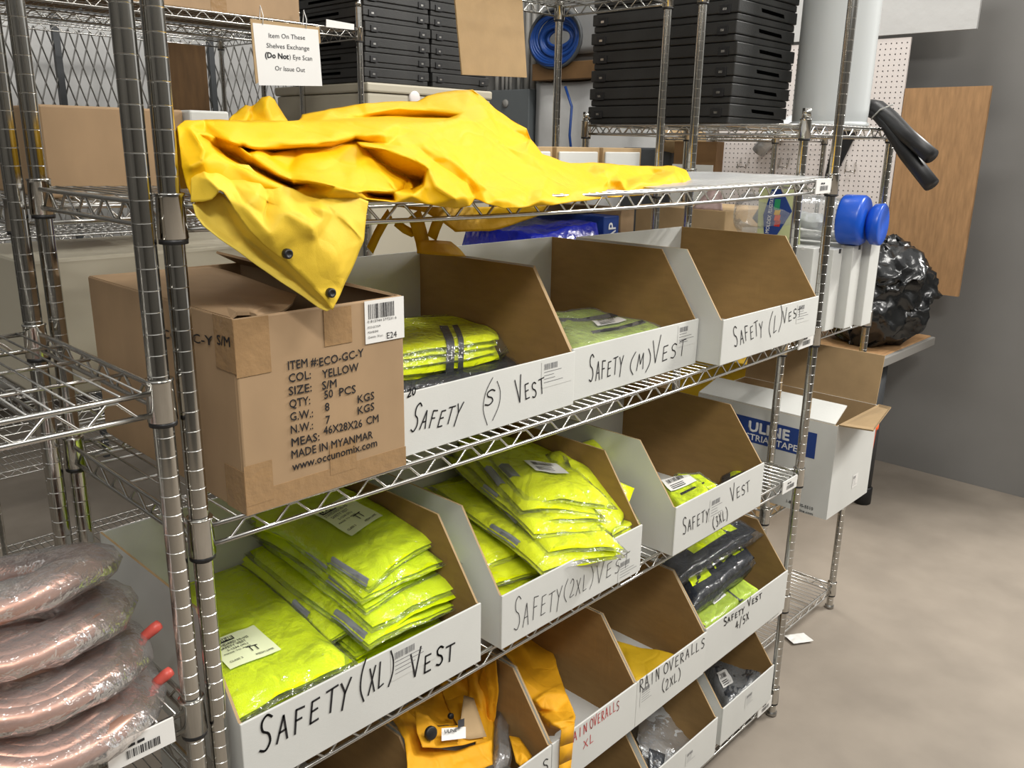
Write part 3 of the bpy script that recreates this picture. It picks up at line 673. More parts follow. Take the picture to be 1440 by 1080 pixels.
ribbon('strap', rc, [HY(618,306,.33), HY(612,320,.33), HY(607,335,.33)], .03, 'raincoat')
build_sheet('cuff', rc, [(587,338,.31),(612,338,.33),(634,340,.34),(646,350,.33),(655,361,.31),(630,360,.30),(586,356,.30)], [], 'raincoat', sub=2, it=1, noise_amp=.001)

# ------------------------------------------------------------ bagged, folded vests
def packet(label, cat, C4, th, mt='lime', layers=3, strips=(), bag='film', lab_at=None, group=None, seed=0, name='safety_vest', wr=.004, wave=9, bands=(), round_=.22, sag=0, text=False, over=.008, droop=.0, bandmt='reflective'):
    """C4 = world corners (front-left, front-right, back-right, back-left) of the top face"""
    c = [Vector(p) for p in C4]; cen = (c[0]+c[1]+c[2]+c[3])/4
    nrm = ((c[1]-c[0]).cross(c[3]-c[0])).normalized()
    if nrm.z < 0: nrm = -nrm
    t = thing(name, cen-nrm*th, label, cat, group); r = random.Random(seed*31+5)
    def surf(s, q, lift=0, k=0):
        s2, q2 = min(max(s, -.05), 1.05), min(max(q, -.05), 1.05)
        p = c[0]*(1-s2)*(1-q2)+c[1]*s2*(1-q2)+c[2]*s2*q2+c[3]*(1-s2)*q2
        w = noise.noise_vector(Vector((p.x*wave, p.y*wave*.7, p.z*wave+seed*7+k)))+noise.noise_vector(Vector((p.x*wave*3, p.y*wave*2.2, seed+k*2)))*.45
        edge = min(s, 1-s, q, 1-q); edge = max(edge, 0); bul = min(1, edge/round_)**.5
        return p+nrm*(w.z*wr*1.6+lift*bul+(bul-1)*th*.35/layers*0-sag*(1-4*(s-.5)**2*.5))+w*wr*.5-Vector((0, 0, droop*(1-q2)**3*(.6+.8*abs(s2-.4)))), bul
    NX, NY = 14, 16
    mb = MB(); lt = th/layers
    for k in range(layers):
        ds, dq = r.uniform(-.02, .02), r.uniform(-.02, .02); zt = -lt*k; vs = []; fs = []
        S_ = [min(max((i/NX), 0), 1) for i in range(NX+1)]
        for side in (0, 1):
            for j in range(NY+1):
                for i in range(NX+1):
                    s, q = S_[i], j/NY
                    p, bul = surf(s+ds*(k > 0), q+dq*(k > 0), 0, k*.35)
                    eb = (1-(1-min(1, min(s, 1-s, q, 1-q)/.06))**2)**.5
                    off = zt-lt*.5+(lt*.56*eb if side == 0 else -lt*.56*eb)
                    vs.append(p+nrm*off)
        n1 = (NX+1)*(NY+1)
        for j in range(NY):
            for i in range(NX):
                a = j*(NX+1)+i; fs.append((a, a+1, a+NX+2, a+NX+1)); b = n1+a; fs.append((b, b+NX+1, b+NX+2, b+1))
        mb.add(vs, fs, mt, True)
    body = mb.obj('folded_fabric', t)
    for (a, b, q0, q1) in strips:            # tape showing along an edge: from (s=a..b) (q0..q1)
        sm = MB(); vs = []; n = 8
        for j in range(n+1):
            q = q0+(q1-q0)*j/n
            for i in range(4):
                s = a+(b-a)*i/3; p, _ = surf(s, q); vs.append(p+nrm*(.0022 if s > .01 else -lt*.6))
        sm.add(vs, [(j*4+i, j*4+i+1, j*4+i+5, j*4+i+4) for j in range(n) for i in range(3)], bandmt, True)
        sm.obj('reflective_strip', t)
    for (q0, q1) in bands:                   # tape wrapping across all layers on the front edge
        sm = MB(); vs = []
        for i in range(9):
            s = i/8; 
            for q in (q0, q1):
                pass
        n = 12
        for j in range(n+1):
            f = j/n
            if f < .6: s = .6*(1-f/.6)*.9; dz = .0026
            else: s = -.012; dz = -(f-.6)/.4*th
            for q in (q0, (q0+q1)/2, q1):
                p = c[0]*(1-q)+c[1]*q; d = (c[3]-c[0]).normalized()*s*.3
                w, _ = surf(q, max(s, .0)); p = w if s > 0 else w-(c[3]-c[0]).normalized()*.004
                vs.append(p+nrm*dz)
        sm.add(vs, [(j*3+i, j*3+i+1, j*3+i+4, j*3+i+3) for j in range(n) for i in range(2)], bandmt, True); sm.obj('reflective_strip', t)
    if lab_at:
        (s0, s1, q0, q1) = lab_at; lm = MB(); vs = []; n = 6
        for j in range(n+1):
            for i in range(n+1):
                p, _ = surf(s0+(s1-s0)*i/n, q0+(q1-q0)*j/n); vs.append(p+nrm*.0062)
        lm.add(vs, [(j*(n+1)+i, j*(n+1)+i+1, (j+1)*(n+1)+i+1, (j+1)*(n+1)+i) for j in range(n) for i in range(n)], 'label_lime' if text else 'paper', True)
        l = lm.obj('printed_label', t)
        P = lambda a, b: surf(s0+(s1-s0)*a, q0+(q1-q0)*b)[0]+nrm*.0072
        if text:
            um = MB()
            up = (P(0, 1)-P(0, 0)); L_ = up.length
            um.add([P(.08, .80), P(.50, .80), P(.50, .93), P(.08, .93)], [(0, 1, 2, 3)], 'ink'); um.obj('logo_block', l)
            u1 = up.normalized()
            ptext(l, [('ULINE', P(.11, .825)+nrm*.0004, P(.47, .825)+nrm*.0004, u1*L_*.08)], nrm, 'label_lime', bold=.03)
            ptext(l, [('STANDARD HI-VIS', P(.04, .68), P(.72, .68), u1*L_*.07), ('SAFETY VEST', P(.12, .57), P(.62, .57), u1*L_*.07),
                ('S-1234 (XL)', P(.2, .47), P(.6, .47), u1*L_*.055), ('TT', P(.5, .22), P(.72, .22), u1*L_*.17),
                ('MADE TO ANSI', P(.1, .38), P(.6, .38), u1*L_*.04), ('CLASS 2', P(.08, .14), P(.32, .14), u1*L_*.05), ('MESH LIME', P(.55, .08), P(.9, .08), u1*L_*.05)], nrm, 'ink', bold=.01)
        else:
            bm_ = MB(); X = (P(1, 0)-P(0, 0)); Yv = (P(0, 1)-P(0, 0))
            barcode(bm_, P(.12, .5), X, Yv, nrm, X.length*.6, Yv.length*.3, 'ink', seed)
            for k in range(3):
                q = P(.12, .1+.12*k); bm_.add([q, q+X*.5, q+X*.5+Yv*.05, q+Yv*.05], [(0, 1, 2, 3)], 'ink')
            bm_.obj('barcode', l)
    if bag:
        bmh = MB(); vs = []; NX2, NY2 = 16, 18
        o_ = over/max((c[1]-c[0]).length, .05); o2 = over/max((c[3]-c[0]).length, .05)
        for side in (0, 1):
            for j in range(NY2+1):
                for i in range(NX2+1):
                    s, q = i/NX2, j/NY2; e = min(s, 1-s, q, 1-q)
                    p, _ = surf(s, q); p = p+(c[1]-c[0])*(s-.5)*2*o_+(c[3]-c[0])*(q-.5)*2*o2
                    eb = min(1, e/.10)**.6; w = noise.noise_vector(p*70+Vector((side*3, 0, seed)))*.0022*(.3+eb)
                    off = -th*.5+(th*.5+.004)*eb if side == 0 else -th*.5-(th*.5+.003)*eb
                    vs.append(p+nrm*off+w)
        n1 = (NX2+1)*(NY2+1); fs = []
        for j in range(NY2):
            for i in range(NX2):
                a = j*(NX2+1)+i; fs.append((a, a+1, a+NX2+2, a+NX2+1)); b = n1+a; fs.append((b, b+NX2+1, b+NX2+2, b+1))
        bmh.add(vs, fs, bag, True); lab(bmh.obj('plastic_bag', t), 'clear crinkled plastic bag')
    return t
M['label_lime'] = mat('label_lime', (.86, .93, .60), .5)
def vest(label, fl, fr, dep=.37, rise=.03, dx=0., th=.02, **k):
    a, b = HZ(*fl), HZ(*fr); d = Vector((dx, dep, rise))
    perp = Vector((-(b-a).y, (b-a).x, 0)).normalized(); d = (perp*.5+Vector((dx, 1, 0))*.5).normalized()*dep+Vector((0, 0, rise))
    return packet(label, 'vest', (a, b, b+d, a+d), th, droop=.016, **k)
G1 = 'lime vests heaped in the SAFETY (XL) bin'; G2 = 'lime vests heaped in the SAFETY (2XL) bin'
st = ((-.02, .05, .12, .34),)
XL = [('lime mesh vest at the very bottom of the XL bin, in front of the others', (330, 1000, .862), (640, 858, .858), .40, .0, 0, {}),
 ('lime bagged vest low at the left of the XL bin', (326, 1001, .884), (488, 922, .884), .39, .01, .02, {}),
 ('lime bagged vest lying under the stack at the right of the XL bin', (500, 905, .882), (640, 846, .882), .38, .0, 0, {}),
 ('lime bagged vest with its printed label up, left in the XL bin', (324, 999, .906), (495, 912, .912), .37, .015, .02, {'lab_at': (.20, .62, .22, .46), 'text': True}),
 ('lime bagged vest with tape on its left edge, mid XL bin', (462, 885, .912), (585, 830, .92), .36, .025, -.02, {'strips': ((-.02, .05, .2, .34),)}),
 ('lime bagged vest hanging lowest in the right stack of the XL bin', (519, 893, .925), (643, 832, .926), .37, .02, -.03, {'strips': ((-.02, .05, .04, .28),)}),
 ('lime bagged vest second from the bottom of the right XL stack', (524, 868, .945), (649, 811, .952), .36, .022, -.04, {}),
 ('lime bagged vest third from the bottom of the right XL stack', (514, 842, .968), (647, 771, .980), .35, .02, -.05, {'strips': ((-.02, .05, .06, .30),)}),
 ('lime bagged vest just under the topmost one of the XL heap', (510, 826, .988), (622, 776, 1.0), .34, .018, -.05, {'strips': ((-.02, .07, .3, .5),)}),
 ('lime mesh vest topmost of the XL heap with a printed label near its right corner', (520, 808, 1.008), (617, 740, 1.03), .33, .012, -.06, {'lab_at': (.35, .8, .34, .66), 'text': True, 'strips': ((-.02, .04, .02, .30),)})]
for i, (l, a, b, dp, ri, dx, kw) in enumerate(XL):
    vest(l, a, b, dp, ri, dx, .021, mt='lime' if i % 3 else 'lime', seed=i+1, group=G1, layers=2, **kw)
XX = [('lime bagged vest at the very bottom of the 2XL bin', (704, 842, .866), (872, 768, .866), .38, 0, 0, {}),
 ('lime bagged vest second from the bottom of the 2XL heap', (692, 812, .895), (845, 770, .895), .37, .01, -.02, {}),
 ('lime bagged vest low at the left of the 2XL heap with two tape bits', (676, 782, .918), (790, 748, .925), .34, .02, -.02, {'strips': ((-.02, .06, .2, .4),)}),
 ('lime bagged vest whose long pointed front corner juts over the 2XL lip', (764, 790, .938), (874, 765, .934), .39, .03, -.03, {'strips': ((-.02, .06, .22, .45),)}),
 ('lime bagged vest second down-facing corner over the 2XL lip', (772, 764, .958), (878, 758, .950), .38, .03, -.04, {'strips': ((-.02, .07, .3, .5),)}),
 ('lime bagged vest in the middle of the 2XL heap', (752, 740, .976), (853, 732, .970), .37, .03, -.05, {'strips': ((-.02, .06, .4, .55),)}),
 ('lime bagged vest third from the top of the 2XL heap', (742, 722, .990), (850, 717, .985), .36, .03, -.05, {}),
 ('lime bagged vest second from the top of the 2XL heap', (735, 706, 1.004), (846, 708, .996), .35, .028, -.05, {'strips': ((-.02, .08, .3, .5),)}),
 ('lime bagged vest topmost of the 2XL heap with a faded label', (742, 690, 1.02), (864, 696, 1.010), .33, .02, -.06, {'lab_at': (.35, .75, .3, .48), 'strips': ((.0, .13, .26, .44),)})]
for i, (l, a, b, dp, ri, dx, kw) in enumerate(XX):
    vest(l, a, b, dp, ri, dx, .021, mt='lime2', seed=i+21, group=G2, layers=2, **kw)
packet('lime bagged vest standing on edge at the back right of the 2XL bin', 'vest', (HY(800,700,.06), HY(858,668,.12), HY(851,606,.20), HY(772,636,.22)), .02, 'lime2', 2, seed=41, group=G2)
packet('lime bagged vest leaning on the right wall of the 2XL bin', 'vest', (HY(840,748,.005), HY(872,748,.0), HY(895,684,.045), HY(800,640,.16)), .022, 'lime2', 2, seed=42, group=G2)
packet('small corner of a lime vest poking out at the right end of the 2XL lip', 'vest', (HY(862,752,.0), HY(897,732,-.005), HY(888,712,.05), HY(850,725,.07)), .02, 'lime2', 2, seed=43, group=G2)

# S bin: two bagged bundles
GS = 'bundles in the SAFETY (S) bin'
packet('black bagged bundle lying under the lime one in the S bin', 'vest', (HZ(500,552,1.285), HZ(735,520,1.285), HZ(712,478,1.30), HZ(480,500,1.30)), .045, 'navy', 2, seed=51, group=GS, wr=.003, bands=(), strips=(), over=.02)
packet('lime bagged bundle with grey tape ends, on top in the S bin', 'vest', (HZ(500,502,1.350), HZ(702,475,1.338), HZ(690,436,1.350), HZ(480,452,1.352)), .062, 'lime2', 5, seed=52, group=GS, wr=.003, bands=((.60, .66), (.69, .73)), bandmt='dark_grey', over=.022)
packet('lime strip of a folded vest showing between the two bundles in the S bin', 'vest', (HZ(600,512,1.292), HZ(700,496,1.292), HZ(690,480,1.30), HZ(590,494,1.30)), .014, 'lime_dull', 1, seed=53, group=GS, bag=None, wr=.002)
# M bin: flat bagged vests
GM = 'flat vests in the SAFETY (M) bin'
packet('pale lime vest in a hazy bag lying lower in the M bin', 'vest', (HZ(812,505,1.268), HZ(950,470,1.268), HZ(925,448,1.275), HZ(775,468,1.275)), .03, 'lime_dull', 2, bag='film_haze', seed=61, group=GM)
packet('pale lime vest with dark tape in a hazy bag, upper in the M bin', 'vest', (HZ(808,490,1.296), HZ(938,462,1.296), HZ(862,428,1.312), HZ(770,440,1.312)), .024, 'lime_dull', 2, bag='film_haze', strips=((.05, .95, .62, .72), (.0, .9, .22, .30)), bandmt='dark_grey', lab_at=(.4, .75, .38, .55), seed=62, group=GM, over=.018)
# 3XL bin
G3 = 'packets in the SAFETY VEST (3XL) bin'
packet('lime packet with a framed white label in the 3XL bin', 'vest', (HZ(958,722,.900), HZ(1000,690,.90), HZ(975,668,.905), HZ(918,676,.90)), .04, 'lime', 2, lab_at=(.12, .85, .52, .92), seed=71, group=G3, strips=((.0, 1, .36, .43),), bandmt='navy', over=.01)
packet('lime packet printed side up behind the labelled one in the 3XL bin', 'vest', (HZ(975,690,.90), HZ(1010,680,.905), HZ(985,664,.915), HZ(950,664,.915)), .03, 'lime', 2, seed=72, group=G3)
packet('dark and lime rolled vest leaning in the right corner of the 3XL bin', 'vest', (HY(1012,690,.01), HY(1064,660,-.02), HY(1058,645,.02), HY(1012,672,.06)), .04, 'navy', 2, seed=73, group=G3, strips=((.0, 1, .55, .95),), bandmt='lime')
packet('dark crumpled bag at the left front corner of the 3XL bin', 'bag', (HZ(950,728,.875), HZ(1005,695,.875), HZ(985,685,.88), HZ(935,700,.88)), .03, 'navy', 2, seed=74, group=G3, name='plastic_packet')
# 4/5X bin
G4 = 'rolled vests in the SAFETY VEST 4/5X bin'
packet('lime square packet with a white label, lowest in the 4/5X bin', 'vest', (HZ(985,888,.51), HZ(1072,826,.51), HZ(1030,800,.52), HZ(950,850,.52)), .07, 'lime_dull', 2, seed=81, group=G4, wr=.003, lab_at=(.35, .55, .35, .65), strips=((.62, .68, 0, 1), (.02, .08, 0, 1)), bandmt='dark_grey')
packet('dark bagged roll with lime panels in the middle of the 4/5X bin', 'vest', (HZ(975,848,.575), HZ(1062,780,.59), HZ(1045,756,.60), HZ(950,806,.585)), .06, 'navy', 2, seed=82, group=G4, strips=((.08, .36, .35, .95), (.44, .9, .45, .95)), bandmt='lime', lab_at=(.1, .28, .6, .9))
packet('dark bagged roll with a lime stripe, topmost in the 4/5X bin', 'vest', (HZ(950,808,.63), HZ(1064,742,.645), HZ(1040,728,.66), HZ(930,790,.64)), .04, 'navy', 2, seed=83, group=G4, strips=((.3, .85, .5, .95),), bandmt='lime', over=.02)

# ------------------------------------------------------------ orange rainwear in the narrow bins
g5 = thing('rain_overalls', HY(640, 1040, .12), 'orange yellow rain bib overalls bunched up with a black snap and white tag', 'overalls')
OV = dict(xmax=.655, sub=3, it=1, noise_amp=.003, noise_s=24)
build_sheet('garment_fold', g5, [(676,938,.30),(697,928,.31),(701,963,.25),(697,1000,.17),(694,1030,.12),(686,1050,.10),(680,1000,.17),(672,960,.25)], [], 'overall', carve=[([(684,940),(690,980),(688,1030)], .012, 4)], **OV)
build_sheet('garment_fold', g5, [(655,942,.30),(680,936,.30),(688,975,.20),(695,1015,.12),(692,1075,.03),(668,1078,.02),(668,1035,.08),(660,985,.17)], [], 'overall', carve=[([(664,945),(676,990),(686,1040),(684,1075)], .012, 4), ([(672,945),(683,990),(690,1030)], -.010, 4), ([(658,960),(668,1000),(676,1050)], -.010, 4)], **OV)
build_sheet('garment_fold', g5, [(618,962,.26),(640,952,.28),(662,944,.30),(660,975,.20),(652,1005,.12),(644,1020,.09),(632,1000,.15)], [], 'overall', carve=[([(640,955),(648,1010)], .008, 5)], **OV)
build_sheet('garment_fold', g5, [(548,1008,.15),(575,990,.20),(620,966,.25),(634,1000,.16),(640,1020,.11),(615,1020,.10),(600,1012,.11),(586,1014,.12),(570,1020,.12)], [], 'overall', carve=[([(560,1006),(600,1004),(625,1016)], -.014, 4), ([(580,998),(610,990),(630,996)], .010, 4)], **OV)
build_sheet('garment_fold', g5, [(550,1010,.13),(572,1000,.13),(588,1014,.10),(592,1050,.05),(640,1056,.04),(690,1040,.05),(693,1076,.0),(660,1088,-.01),(600,1094,-.012),(574,1092,-.01),(568,1040,.06)], [], 'overall',
   carve=[([(566,1010),(584,1040),(590,1062),(640,1070),(688,1058)], -.006, 4), ([(572,1062),(610,1072),(650,1064),(664,1078)], .010, 4), ([(580,1080),(630,1082),(645,1066)], -.010, 4), ([(558,1004),(574,1030),(576,1060)], .010, 4)], **OV)
build_sheet('bib_flap', g5, [(583,1000,.09),(602,1006,.075),(616,1022,.06),(644,1020,.06),(655,1000,.09),(668,1010,.075),(676,1026,.06),(685,1038,.045),(650,1048,.025),(620,1052,.02),(594,1051,.02),(586,1030,.05)], [], 'overall', carve=[([(600,1008),(612,1044),(640,1046),(682,1036)], -.006, 3), ([(606,1040),(640,1041),(680,1033)], .005, 3)], sub=3, it=1, noise_amp=.001, noise_s=24)
lab(build_sheet('lining', g5, [(652,978,.13),(666,982,.115),(672,1000,.085),(684,1036,.04),(660,1040,.035),(646,1038,.035),(648,1010,.07)], [], 'kraft_pale', sub=2, it=1, noise_amp=.001), 'tan lining showing at the bib')
for (u, v, y, rr) in ((606, 1031, .030, .0125), (634, 1007, .095, .006)):
    MB().lathe([(rr, .003), (rr, -.002), (rr*.8, -.004), (.0001, -.004)], HY(u, v, y), 'black', 20, ax=(.1, 1, -.35)).obj('snap_button', g5)
mb = MB(); mb.add([HY(621,1042,.018), HY(655,1038,.020), HY(655,1022,.034), HY(621,1024,.034)], [(0, 1, 2, 3)], 'paper'); l = mb.obj('care_tag', g5)
mb = MB(); mb.add([HY(644,1024,.026), HY(653,1021,.026), HY(653,1010,.040), HY(644,1013,.040)], [(0, 1, 2, 3)], 'ink'); mb.obj('tag_logo', g5)
a, b, c_, d = HY(625,1031,.0235), HY(642,1029,.0245), HY(625,1026,.0275), HY(642,1024,.0285)
ptext(l, [('ULINE', a, b, c_-a)], (0, -1, .3), 'ink', bold=.03)
packet('clear crumpled plastic bag squeezed beside the orange overalls', 'bag', (HY(698,1080,.0), HY(716,1072,.0), HY(716,1010,.10), HY(702,995,.12)), .025, 'film_haze', 1, bag='film', seed=91, name='plastic_bag', wr=.006)
g5b = thing('rain_overalls', HY(735, 1060, .03), 'small orange fold of rainwear in the front right corner of the narrow bin', 'overalls')
build_sheet('folded_garment', g5b, [(716,1035,.05),(730,1038,.04),(748,1064,.0),(740,1072,-.01),(731,1078,-.01),(725,1072,.0)], [[(730,1038,.04),(734,1066,-.005)]], 'overall', sub=2, it=1, noise_amp=.002)
g6 = thing('rain_overalls', HY(770, 980, .1), 'yellow rain overalls in the RAIN OVERALLS XL bin, one strap hanging over its front', 'overalls')
build_sheet('folded_garment', g6, [(700,905,.30),(740,885,.31),(765,880,.31),(775,910,.24),(790,961,.12),(800,985,.06),(809,1007,.0),(808,1018,-.03),(788,1024,-.03),(780,1034,.01),(767,1034,.03),(757,1002,.08),(745,985,.10),(732,955,.15),(721,932,.2),(711,921,.23)],
  [[(752,985,.085),(765,975,.09),(785,975,.08),(796,975,.08)],[(752,985,.085),(760,996,.07),(780,1000,.045),(795,1012,.0)],[(736,900,.28),(750,940,.19),(762,974,.10)],[(775,1018,.0),(790,1014,-.01),(805,1012,-.015)]], 'overall', sub=3, it=1, noise_amp=.003, noise_s=20, amp=1.5, carve=[([(748,990),(768,976),(796,976)], .010, 4), ([(750,998),(775,1004),(800,1000)], -.010, 4), ([(770,1020),(790,1012),(806,1014)], .010, 4), ([(735,900),(752,950),(765,974)], -.006, 6), ([(765,890),(790,960)], .006, 5)])
mb = MB(); rowsS = [((785,1018,-.008),(806,1006,-.008)), ((787,1024,-.030),(808,1015,-.030)), ((790,1027,-.037),(808,1018,-.037)), ((788,1050,-.039),(806,1044,-.039)), ((787,1076,-.038),(804,1068,-.038)), ((784,1110,-.039),(801,1100,-.039))]
pr_ = [(HY(*a), HY(*b)) for a, b in rowsS]
for (a, b), (c2, d2) in zip(pr_[:-1], pr_[1:]): mb.add([a, b, d2, c2], [(3, 2, 1, 0)], 'overall', True)
mb.obj('strap', g6, solid=.0016)
packet('flat yellow rain overalls lying on the floor of the RAIN OVERALLS (2XL) bin', 'overalls', (HZ(893,958,.436), HZ(940,935,.436), HZ(950,915,.45), HZ(866,896,.45)), .02, 'overall_y', 2, bag=None, seed=95, name='rain_overalls', wr=.006)
packet('folded yellow garment low in the leftmost narrow bin', 'overalls', (HZ(470,1085,.45), HZ(560,1062,.45), HZ(540,1040,.46), HZ(455,1060,.46)), .02, 'overall_y', 2, bag=None, seed=96, name='rain_overalls')
# bottom row bags
fp = thing('foil_packet', HY(940, 1040, .08), 'silvery white crumpled packet sticking up from a bin on the bottom shelf', 'bag')
CR = [([(910,1030),(950,1040),(972,1036)], -.010, 3), ([(905,1050),(940,1056),(968,1050)], .010, 3), ([(930,990),(940,1040),(935,1085)], .008, 4), ([(955,985),(958,1030),(962,1080)], -.010, 3), ([(915,1000),(950,1008),(985,1000)], .009, 3), ([(945,1060),(948,1088)], -.008, 2.5), ([(920,1065),(918,1088)], .008, 2.5)]
build_sheet('foil_front', fp, [(900,1008,.16),(930,985,.17),(960,972,.17),(985,970,.15),(990,990,.12),(978,1025,.07),(966,1060,.03),(962,1092,.0),(930,1096,.0),(905,1070,.06),(896,1040,.11)], [], 'silver_bag', sub=3, it=1, noise_amp=.006, noise_s=30, carve=CR, solid=.001)
build_sheet('printed_stripes', fp, [(912,1052,.060),(935,1060,.040),(930,1094,-.004),(912,1080,.03)], [], 'bag_grey', sub=2, it=1, noise_amp=.004, noise_s=30, solid=.001)
build_sheet('clear_wrap', fp, [(895,1000,.18),(940,968,.19),(990,958,.17),(1012,962,.12),(1000,1000,.08),(984,1040,.04),(966,1090,-.005),(900,1085,.03)], [], 'film', sub=3, it=1, noise_amp=.009, noise_s=26, carve=CR, solid=0)
bb = thing('plastic_bag', HY(1000, 985, .1), 'clear plastic bag bridging the two bottom right bins', 'bag')
build_sheet('bag_film', bb, [(960,962,.14),(1000,955,.16),(1024,972,.12),(1026,996,.06),(1018,1015,.02),(1006,990,.08),(985,985,.10),(966,1000,.08)], [], 'film_haze', sub=3, it=1, noise_amp=.010, noise_s=30, carve=[([(975,965),(1000,975),(1022,1000)], .010, 3), ([(965,985),(990,978),(1010,968)], -.010, 3)], solid=0)
packet('dark bagged gear in the bin at the right end of the bottom shelf', 'bag', (HY(1022,995,.02), HY(1075,945,.02), HY(1045,905,.15), HY(990,930,.20)), .07, 'bag_grey', 2, bag='film_haze', seed=103, name='gear_packet', wr=.009, wave=12, lab_at=(.10, .34, .3, .62), over=.02)
packet('dark bagged gloves at the back of the bottom right bin', 'bag', (HY(1040,940,.10), HY(1065,920,.12), HY(1035,892,.25), HY(1010,905,.28)), .05, 'bag_grey', 2, bag='film', seed=104, name='gear_packet', wr=.008)

# ------------------------------------------------------------ pegboard wall, panel, wall things
pg = thing('pegboard', (4.05, 1.2, 1.4), 'white perforated pegboard panel on the right behind the short rack', 'pegboard')
MB().box((4.05, .69, .85), (4.062, 1.70, 2.235), 'peg').obj('board', pg)
mb = MB(); 
for iy in range(39):
    for iz in range(54):
        y = .705+iy*.0254; z = .865+iz*.0254
        if y > 1.69: continue
        vs = [(4.0492, y+.0034*math.cos(a*math.pi/3), z+.0034*math.sin(a*math.pi/3)) for a in range(6)]
        mb.add(vs, [(5, 4, 3, 2, 1, 0)], 'hole')
o = mb.obj('peg_holes', pg); o['kind'] = 'stuff'
MB().box((4.045, 1.70, .85), (4.075, 1.73, 2.235), 'wood_dark').obj('edge_strip', pg)
for (u, v, wh) in ((1042, 222, 'leftmost'), (1098, 222, 'middle'), (1190, 228, 'rightmost')):
    p = HX(u, v, 4.045); w = MB()
    for dy in (0, -.05):
        q = p+Vector((0, dy, 0)); w.tube([q+Vector((.02, 0, 0)), q, q+Vector((-.05, -.02, -.04)), q+Vector((-.10, -.04, -.055)), q+Vector((-.12, -.05, -.03))], .003, 'chrome_wire', 6)
    q = p+Vector((-.07, -.03, -.047)); w.tube([q, q+Vector((0, -.03, .0)), q+Vector((0, -.05, 0))], .003, 'chrome_wire', 6)
    tag(w.obj('peg_hook'), f'small double wire hook stuck in the white pegboard, {wh} of three', 'hook', 'hooks on the pegboard')
tag(MB().box((4.05, .30, 1.02), (4.07, .686, 2.0), 'wood').obj('brown_board'), 'brown board standing at the right edge of the pegboard', 'board')
tag(MB().box((4.04, .40, 2.25), (4.06, 1.72, 2.70), 'white_film').obj('plastic_sheet'), 'pale translucent plastic sheet hanging above the pegboard', 'sheet')
# electrical panel with conduits
ep = thing('electrical_panel', (4.3, 3.52, 1.2), 'grey electrical panel on the wall behind the raincoat crest', 'panel')
MB().box((4.18, 3.32, 1.15), (4.298, 3.73, 2.085), 'panel_grey').obj('cabinet', ep, bevel=.006)
MB().box((4.172, 3.41, 1.25), (4.181, 3.64, 1.86), 'panel_grey').obj('door', ep, bevel=.003)
sticker(ep, (4.1705, 3.56, 1.80), (0, -1, 0), (0, 0, 1), (-1, 0, 0), .09, .16, 'warning_label', ink='ink_red')
MB().lathe([(.03, 0), (.026, .012), (.001, .012)], (4.18, 3.55, 1.99), 'steel_paint', 16, ax=(-1, 0, 0)).obj('latch', ep)
for k, (y, r) in enumerate(((3.70, .016), (3.64, .012), (3.60, .012), (3.56, .012), (3.48, .014), (3.40, .020), (3.34, .020), (3.28, .016))):
    x = 4.24; mb = MB().tube([(x, y, 2.06), (x, y, 2.2), (x, y-(.02 if k < 5 else 0), 2.35), (x, y-(.05 if k < 5 else 0), 4.5)], r, 'steel_paint', 10)
    tag(mb.obj('conduit'), f"grey conduit rising above the electrical panel, {['leftmost','second','third','fourth','fifth','sixth','seventh','rightmost'][k]} from the left", 'pipe', 'conduits above the electrical panel')
tag(MB().box((4.12, 2.2, 2.13), (4.298, 3.24, 2.24), 'wood_dark').obj('wall_rail', bevel=.004), 'dark olive rail fixed along the wall under the blue cable', 'rail')
cc = thing('cable_coil', (4.2, 3.03, 2.25), 'coil of blue cable lying on the wall rail behind the rack post', 'cable')
for k in range(16):
    r = .055+.0085*k; a = k*.7; off = Vector((4.16-.012*(k//3), 3.03+.01*math.sin(a), 2.39+.008*math.cos(a)))
    MB().tube([off+Vector((.01*math.sin(2*t*math.pi/24+k), (r+.05)*math.cos(t*math.pi/12), r*math.sin(t*math.pi/12))) for t in range(24)], .011, 'blue_cable' if k < 14 else 'dark_grey', 7, closed=True).obj('loop', cc)
def cloth_panel(name, label, a, b, c, d, mt, amp, fx, seed, cat='sheet', n=26, dirn=(-1, 0, 0)):
    a, b, c, d = map(Vector, (a, b, c, d)); vs = []; D = Vector(dirn)
    for j in range(n+1):
        for i in range(n+1):
            s, t = i/n, j/n; p = a*(1-s)*(1-t)+b*s*(1-t)+c*s*t+d*(1-s)*t
            h = math.sin(s*fx+2*noise.noise(Vector((s*3, t*1.5, seed))))*.6+noise.noise(Vector((s*9, t*3, seed+4)))
            vs.append(p+D*h*amp)
    mb = MB(); mb.add(vs, [(j*(n+1)+i, j*(n+1)+i+1, (j+1)*(n+1)+i+1, (j+1)*(n+1)+i) for j in range(n) for i in range(n)], mt, True)
    o = mb.obj(name, solid=.002); return tag(o, label, cat)
cloth_panel('plastic_sheet', 'whitish crumpled plastic sheeting hanging under the wall rail', (4.2, 3.27, .9), (4.2, 1.80, .9), (4.2, 1.80, 2.12), (4.2, 3.27, 2.12), 'white_film', .03, 22, 3)
cloth_panel('plastic_sheet', 'grey plastic sheeting on the wall above the blue cable', (4.24, 4.6, 2.3), (4.24, 1.8, 2.3), (4.24, 1.8, 3.6), (4.24, 4.6, 3.6), 'white_film_grey', .02, 9, 8)
tag(MB().tube([HX(795, 122, 4.12), HX(804, 150, 4.10), HX(801, 190, 4.10), HX(806, 240, 4.12)], .009, 'blue_cable', 8).obj('blue_cord'), 'blue cord hanging down in front of the plastic sheeting', 'cord')

